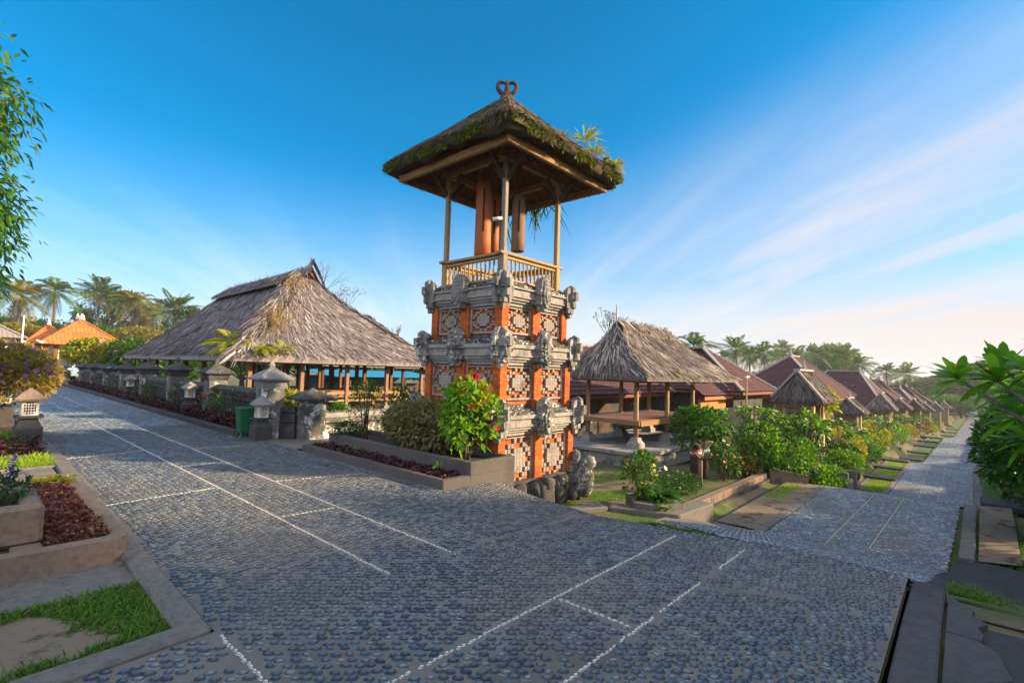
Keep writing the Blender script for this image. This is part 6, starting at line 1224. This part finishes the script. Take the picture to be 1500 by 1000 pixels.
shrub('dark_bush', 15.5, 4.45, -1.15, .62, 1.2, G_DRK, 800, .09, "dark rounded bush next to the brownish one", bare=0, stems=0)
def lawn(x0, x1, y0, y1): return lambda g, n: (lambda x, y: (x, y, ground_z(x, y) - .03))(g.uniform(x0, x1, n), g.uniform(y0, y1, n))
grass('grass', "lawn patches round the foot of the tower and pavilion", 15000, lambda g, n: (lambda x, y: (lambda k: (x[k], y[k], ground_z(x[k], y[k]) - .03))((np.sin(x * 1.7 + y) + np.sin(y * 2.9) > -.2)))(g.uniform(8.0, 13.2, n), g.uniform(4.9, 7.2, n)), G_GRASS, .07, 5)
grass('grass', "ragged grass along the rolled edge of the paving", 2600, lambda g, n: (lambda y: (lambda x: (x, y, ground_z(x, y) - .03))(np.interp(y, ey, ex) + .5 + np.abs(g.normal(0, .12, n))))(g.uniform(1.9, 3.6, n)), G_GRASS, .06, 6)
grass('grass', "grass tuft beside the asphalt at the street corner", 1700, lambda g, n: (lambda x, y: (x, y, np.full(n, -.03)))(5.3 + np.abs(g.normal(0, .13, n)), .12 - np.abs(g.normal(0, .16, n))), G_GRASS, .05, 7)
grass('grass', "grass patch at the end of the sunken drain", 1800, lambda g, n: (g.uniform(13, 15.3, n), g.uniform(3.2, 3.6, n), np.full(n, -1.17)), G_GRASSY, .06, 8)
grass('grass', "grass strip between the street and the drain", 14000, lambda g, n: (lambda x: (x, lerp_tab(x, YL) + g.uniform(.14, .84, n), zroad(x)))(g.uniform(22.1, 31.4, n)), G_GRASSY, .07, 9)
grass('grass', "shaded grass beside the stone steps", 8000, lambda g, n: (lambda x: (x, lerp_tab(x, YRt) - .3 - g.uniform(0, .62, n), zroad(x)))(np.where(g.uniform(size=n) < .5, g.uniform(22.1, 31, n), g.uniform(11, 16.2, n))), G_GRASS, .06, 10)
# street gardens, from the nearest gate downhill
plumeria(16.6, 3.75, -1.2, 2.15, 2.0, "loose frangipani with pale branches before the nearest gate", 11, G_BRT, .24, 13, (.35, F_WHT, .05))
plumeria(17.4, 3.25, -1.3, 2.0, 1.6, "frangipani leaning across the nearest gate pillar", 13, G_BRT, .22, 12, (.3, F_YEL, .05))
plumeria(15.3, 4.6, -1.15, 2.2, 1.3, "small upright frangipani in front of the yard wall end", 15, G_BRT, .22, 11, (.5, F_WHT, .05))
shrub('leafy_shrub', 15.9, 3.9, -1.2, 1.25, 1.6, G_BRT, 1500, .1, "wide bright leafy shrub in front of the brick garden wall", fl=(10, F_PNK, .05), k=22, bare=.05); shrub('leafy_shrub', 17.0, 3.6, -1.3, 1.0, 1.2, G_MID, 1100, .1, "mid green shrub left of the nearest gate step", k=18, bare=.05)
shrub('hydrangea', 16.6, 2.95, -1.38, .55, 1.5, G_BRT, 1000, .1, "low bright hydrangea bush with blue flower heads", fl=(14, F_BLU, .06, 6), bare=0, stems=0, W=.055, dep=.9)
strappy('cordyline', 15.9, 5.4, -.2, .5, 40, m_leaf("leaf_cordyline", [(.3, .02, .06), (.45, .05, .1), (.15, .01, .04)]), "red cordyline beside the yard wall end post", .06, 6); strappy('cordyline', 16.4, 5.2, -.8, .45, 30, bpy.data.materials['leaf_cordyline'], "lower red cordyline near the yard wall", .06, 8)
shrub('yellow_croton', 20.2, 3.65, .35, .9, .9, G_YEL, 420, .16, "yellow leaved croton spilling over the nearest gate roof corner", bare=.1, stems=5)
shrub('pergola_vine', 20.8, 4.3, -1.6, 1.5, 1.4, G_MID, 900, .12, "green vine clump right of the nearest gate", bare=.3)
plumeria(22.3, 3.9, -1.7, 2.3, 2.6, "large white flowered frangipani past the nearest gate", 17, G_MID, .22, 13, (.7, F_WHT, .055)); plumeria(24.5, 4.0, -1.8, 2.2, 2.4, "second white and pink flowered frangipani behind the dark hedge plants", 19, G_MID, .22, 13, (.6, F_PNK, .05))
shrub('leafy_shrub', 20.6, 3.35, -1.6, 1.0, 1.5, G_DRK, 1300, .12, "dark shrub directly right of the nearest gate foot", k=20, bare=.05); shrub('leafy_shrub', 23.2, 3.75, -1.75, 1.35, 1.7, G_YEL, 1700, .1, "tall yellow green shrub over the drain wall", k=22, bare=.05); shrub('leafy_shrub', 26.0, 3.7, -1.9, 1.1, 1.7, G_MID, 1300, .1, "rounded green shrub near the second gate", k=18, bare=.05, fl=(8, F_DRED, .05)); shrub('leafy_shrub', 28.3, 3.6, -2.0, .9, 1.4, G_BRT, 900, .1, "low bright shrub at the second gate", k=14, bare=.0)
for k, (x_, y_, h_, w_, m_, lb) in enumerate(((19.6, 3.0, .75, 1.0, G_BRT, "bright leafy plant in front of the nearest gate step"), (21.6, 3.3, 1.5, 1.1, G_GOLD, "tall golden shrub between the nearest gate and the white frangipani"), (24.6, 3.35, .9, 1.5, G_DRK, "dark mounded shrub on the drain wall before the second gate"), (27.2, 3.5, 1.4, 1.3, G_BRT, "upright bright shrub just before the second gate"), (30.8, 3.6, .8, 1.2, G_MID, "low green shrub beside the second gate foot"), (32.4, 3.7, 1.6, 1.5, G_YEL, "tall yellowish shrub past the second gate"), (35.4, 3.6, 1.3, 1.6, G_MID, "rounded shrub midway between the second and third gate"), (38.4, 3.9, 1.5, 1.3, G_DRK, "dark upright shrub just before the third gate"))):
    shrub('leafy_shrub', x_, y_, gz(x_, y_ + .8), h_, w_, m_, 900, .1, lb, bare=.05, k=16, stems=4, fl=(7, [F_YEL, F_DRED, F_WHT][k % 3], .05) if k % 2 else None)
shrub('leafy_shrub', 15.2, 4.35, -1.15, 1.5, 1.2, G_BRT, 1300, .12, "tall loose bright shrub at the yard wall end", k=16, bare=.1, fl=(8, F_WHT, .05)); shrub('leafy_shrub', 17.9, 3.95, -1.3, 1.7, 1.2, G_MID, 1200, .13, "tall leafy shrub hiding the foot of the nearest gate", k=14, bare=.1); shrub('leafy_shrub', 19.9, 4.4, -1.5, 1.9, 1.3, G_BRT, 1200, .14, "tall bright shrub right behind the nearest gate", k=14, bare=.15)
SL = "small street garden shrub seen far down the row"
SG = "street garden shrubs"
kinds = [G_MID, G_BRT, G_DRK, G_YEL, L_PURP, G_GOLD]
for k in range(22):
    x_ = 31 + k * 3.1 + rng.uniform(-.6, .6); y_ = float(lerp_tab(x_, YL)) + 1.95 + rng.uniform(0, .6); s_ = rng.uniform(.8, 1.4)
    shrub('garden_shrub', x_, y_, gz(x_, y_ + .6), s_, 1.7 * s_, kinds[int(rng.integers(0, 6)) if k % 3 else k % 2], 650 if k < 10 else 380, .14, SL, group=SG, bare=.0, k=12, stems=0, fl=(8, [F_YEL, F_DRED, F_PNK][k % 3], .07) if k % 4 == 1 else None)
for k, x_ in enumerate((33.5, 37, 44, 47.5, 53, 62, 73)):
    y_ = float(lerp_tab(x_, YL)) + 2.2; plumeria(x_, y_, gz(x_, y_ + .5), 2.3, 2.4, ["frangipani left of the third gate", "bright frangipani in front of the third gate", "yellow green frangipani past the third gate", "frangipani nearing the fourth gate", "frangipani past the fourth gate", "far frangipani past the fifth gate", "farthest frangipani of the street gardens"][k], 30 + k, [G_MID, G_BRT][k % 2], .26, 10, (.4, F_WHT, .06) if k % 2 else None, levels=3)
for k, (x_, y_) in enumerate(((21.3, 2.9), (38.5, 3.5), (43, 3.3))): q = MB(); z_ = gz(x_, 4.4) - .2; q.lathe((x_, y_, z_), [(.14, 0), (.2, .25), (.22, .3)], 10); t = thing('flower_pot', (x_, y_, z_), ["grey pot standing on the drain wall near the nearest gate", "teal pot on the drain wall by the third gate", "dark pot on the drain wall past the third gate"][k], "pot"); q.build('pot', [CONC, BLUE, CONC_D][k], t); q = MB(); foliage(q, 90, (x_, y_, z_ + .5), (.28, .28, .22), .14, .05, np.random.default_rng(k)); q.build('plant', G_MID, t)
# right-hand edge: overhanging frangipani and shaded trees
G_FRAN = m_leaf('leaf_frangipani', [(.05, .15, .012), (.1, .26, .02), (.18, .34, .03), (.06, .17, .015)], .5)
def rosette(mb, e, d, n, L_, g):
    d = nrm(A(d)); a = np.arange(n) * 2.4 + g.uniform(0, 6); th = np.linspace(.25, 1.6, n); e1 = nrm(np.cross(d, A([.3, .2, .9]))); e2 = np.cross(d, e1); D = d * np.cos(th)[:, None] + (e1 * np.cos(a)[:, None] + e2 * np.sin(a)[:, None]) * np.sin(th)[:, None]
    mb.rib(np.repeat(A(e)[None], n, 0), D, sides(D, g, .2), L_ * g.uniform(.75, 1.15, n), L_ * .26, g.uniform(.1, .45, n), ((0, .15), (.2, .5), (.45, .9), (.65, 1), (.85, .7), (.95, .3), (1, .02)))
fr = thing('frangipani_tree', (8.6, -1.75, -.9), "near frangipani reaching big leaf rosettes over the street from the edge", "tree"); q, lf, fb = MB(), MB(), MB(); g_ = np.random.default_rng(4); b = A([8.6, -1.75, -.95]); f0 = A([8.5, -1.6, .55]); q.tube([b, (b + f0) / 2, f0], [.09, .08, .07], 8)
for e in ((8.3, .05, 1.66), (7.9, -.28, 1.66), (8.3, -.35, 1.8), (7.7, -.55, 1.75), (8.5, -.75, 1.95), (8.2, -.62, 1.5), (9.2, -.5, 1.2), (9.4, -.75, .95), (8.9, -.9, 1.4), (9.8, -.6, .85), (8.4, -1.1, 1.8), (9.6, -1.0, 1.3), (9.0, -.45, 1.5), (10.2, -.7, 1.05), (10.4, -.95, 1.4)):
    e = A(e); m_ = (f0 + e) / 2 + A([0, 0, -.12]); q.tube([f0, m_, e], [.035, .025, .018], 7); rosette(lf, e, nrm(e - m_) + A([0, 0, .5]), 20, .4, g_)
    if e[2] > 1.6: blossoms(fb, e + A([0, 0, .12]) + g_.normal(0, .04, (4, 3)), .05, g_)
q.build('trunk', BARK, fr); lf.build('crown', G_FRAN, fr); fb.build('flowers', F_YEL, fr)
for k, (x_, y_, h_, w_, mt, n_, lb, fl_) in enumerate(((13.6, -1.3, 2.3, 2.1, G_MID, 3200, "dark leafy tree overhanging the dirt verge at the edge", (3, F_PNK, .07)), (17.2, -1.75, 2.7, 2.6, G_MID, 2800, "shaded tree above the dark stone steps", (4, F_PNK, .06)), (21.6, -2.0, 3.0, 2.8, G_DRK, 2400, "shaded tree beyond the steps", None), (25.5, -2.3, 3.0, 2.6, G_MID, 2000, "leafy tree over the shaded side of the street", None), (31, -2.6, 3.2, 3, G_DRK, 1800, "dark tree farther along the shaded side", None), (37, -2.8, 3.2, 3, G_MID, 1600, "green tree along the shaded side beyond the paving jog", None), (44, -3.0, 3.6, 3.2, G_DRK, 1400, "far dark tree on the shaded side of the street", None), (52, -3.3, 3.8, 3.4, G_MID, 1300, "last tree showing on the shaded side of the street", None))):
    z_ = float(zroad(x_)) - .1; shrub('shade_tree', x_, y_, z_, h_ if k > 2 else h_ + .3, w_, mt, n_, .17, lb, cat="tree", bare=.28, k=26, fl=fl_, stems=10, W=.06)
# ================================================================ background beyond the street
palm_r = [(1018, 500, 62), (1083, 506, 95), (1100, 516, 110), (1124, 512, 92), (1143, 520, 120), (1172, 518, 105), (1198, 514, 118), (1242, 516, 118), (1262, 530, 112), (1302, 540, 130), (1330, 544, 135), (1222, 524, 140), (1064, 520, 120), (1150, 508, 150)]
plab = ["lone coconut palm just above the pavilion ridge", "tallest coconut palm right of the pavilion roof", "dark palm beside the tallest right hand palm", "full crowned palm above the first house roof", "lower palm left of the big hip roof", "palm behind the peak of the largest hip roof", "thin palm right of the hip roof peak", "palm rising beside the round crowned tree", "palm standing alone right of the round crowned tree", "isolated palm above the level ridge houses", "palm with a long bare curved trunk, last on the right", "far palm half behind the round crowned tree", "faint palm low beside the pavilion roof", "farthest faint palm between the first roofs"]
MW = A(cam.matrix_world.to_3x3())
for k, (u_, v_, d_) in enumerate(palm_r):
    r_ = MW @ A([u_ - 750, 500 - v_, -735.]); r_ = r_ / math.hypot(r_[0], r_[1]); x_, y_, zt = r_[0] * d_, r_[1] * d_, 1.6 + r_[2] * d_ - 1.2; zg = gz(x_, y_); palm(['green', 'green_b', 'green'][k % 3], x_, y_, zg, max(3, zt - zg + .6), plab[k], 1.05 + .1 * (k % 3), k * 1.1, (.5 * (-1) ** k, .4))
tr_ = [(1205, 505, 128, 'airy', 9), (1220, 512, 125, 'round', 9), (1095, 535, 115, 'far', 14), (1130, 540, 125, 'far', 14), (1160, 535, 135, 'far', 16), (1240, 540, 140, 'far', 15), (1280, 555, 150, 'far', 16), (1320, 560, 150, 'far', 16), (1350, 562, 170, 'far', 18), (1375, 565, 165, 'far', 18), (1400, 558, 175, 'far', 20), (1425, 555, 180, 'far', 22), (1450, 552, 180, 'far', 24), (1480, 548, 175, 'far', 26), (1070, 530, 100, 'far', 12), (1390, 580, 125, 'round', 8), (1408, 585, 118, 'round', 7), (1190, 528, 150, 'dense', 14), (985, 520, 95, 'far', 12), (1500, 545, 150, 'far', 24)]
for k, (u_, v_, d_, kd, w_) in enumerate(tr_):
    r_ = MW @ A([u_ - 750, 500 - v_, -735.]); r_ = r_ / math.hypot(r_[0], r_[1]); x_, y_, zt = r_[0] * d_, r_[1] * d_, 1.6 + r_[2] * d_; zg = gz(x_, y_) - .2; tree(kd, x_, y_, zg, max(4, (zt - zg) * ((1.25 if u_ > 1340 else .8) if kd == 'far' else 1)), w_ * .9, "hazy tree in the far wood behind the street" if kd == 'far' else ["airy tall tree behind the houses", "round crowned tall tree standing above the palms"][k] if k < 2 else {1390: "rounded green tree at the far end of the street", 1408: "small rounded tree beside the far end of the paving", 1190: "dense tree behind the big hip roof"}[u_], "far hazy trees" if kd == 'far' else None, rz=k * .9)
# ================================================================ air
mb = MB(); mb.box((150, 150, 5.5), (1600, 1600, 23))
HZ = NT("haze"); pv = HZ.n('ShaderNodeVolumePrincipled', {'Color': (.92, .95, 1.0), 'Density': .0005, 'Anisotropy': .2}); HZ.t.links.new(pv.outputs[0], HZ.out.inputs['Volume'])
tag(mb.build('haze', HZ.m), kind='stuff')
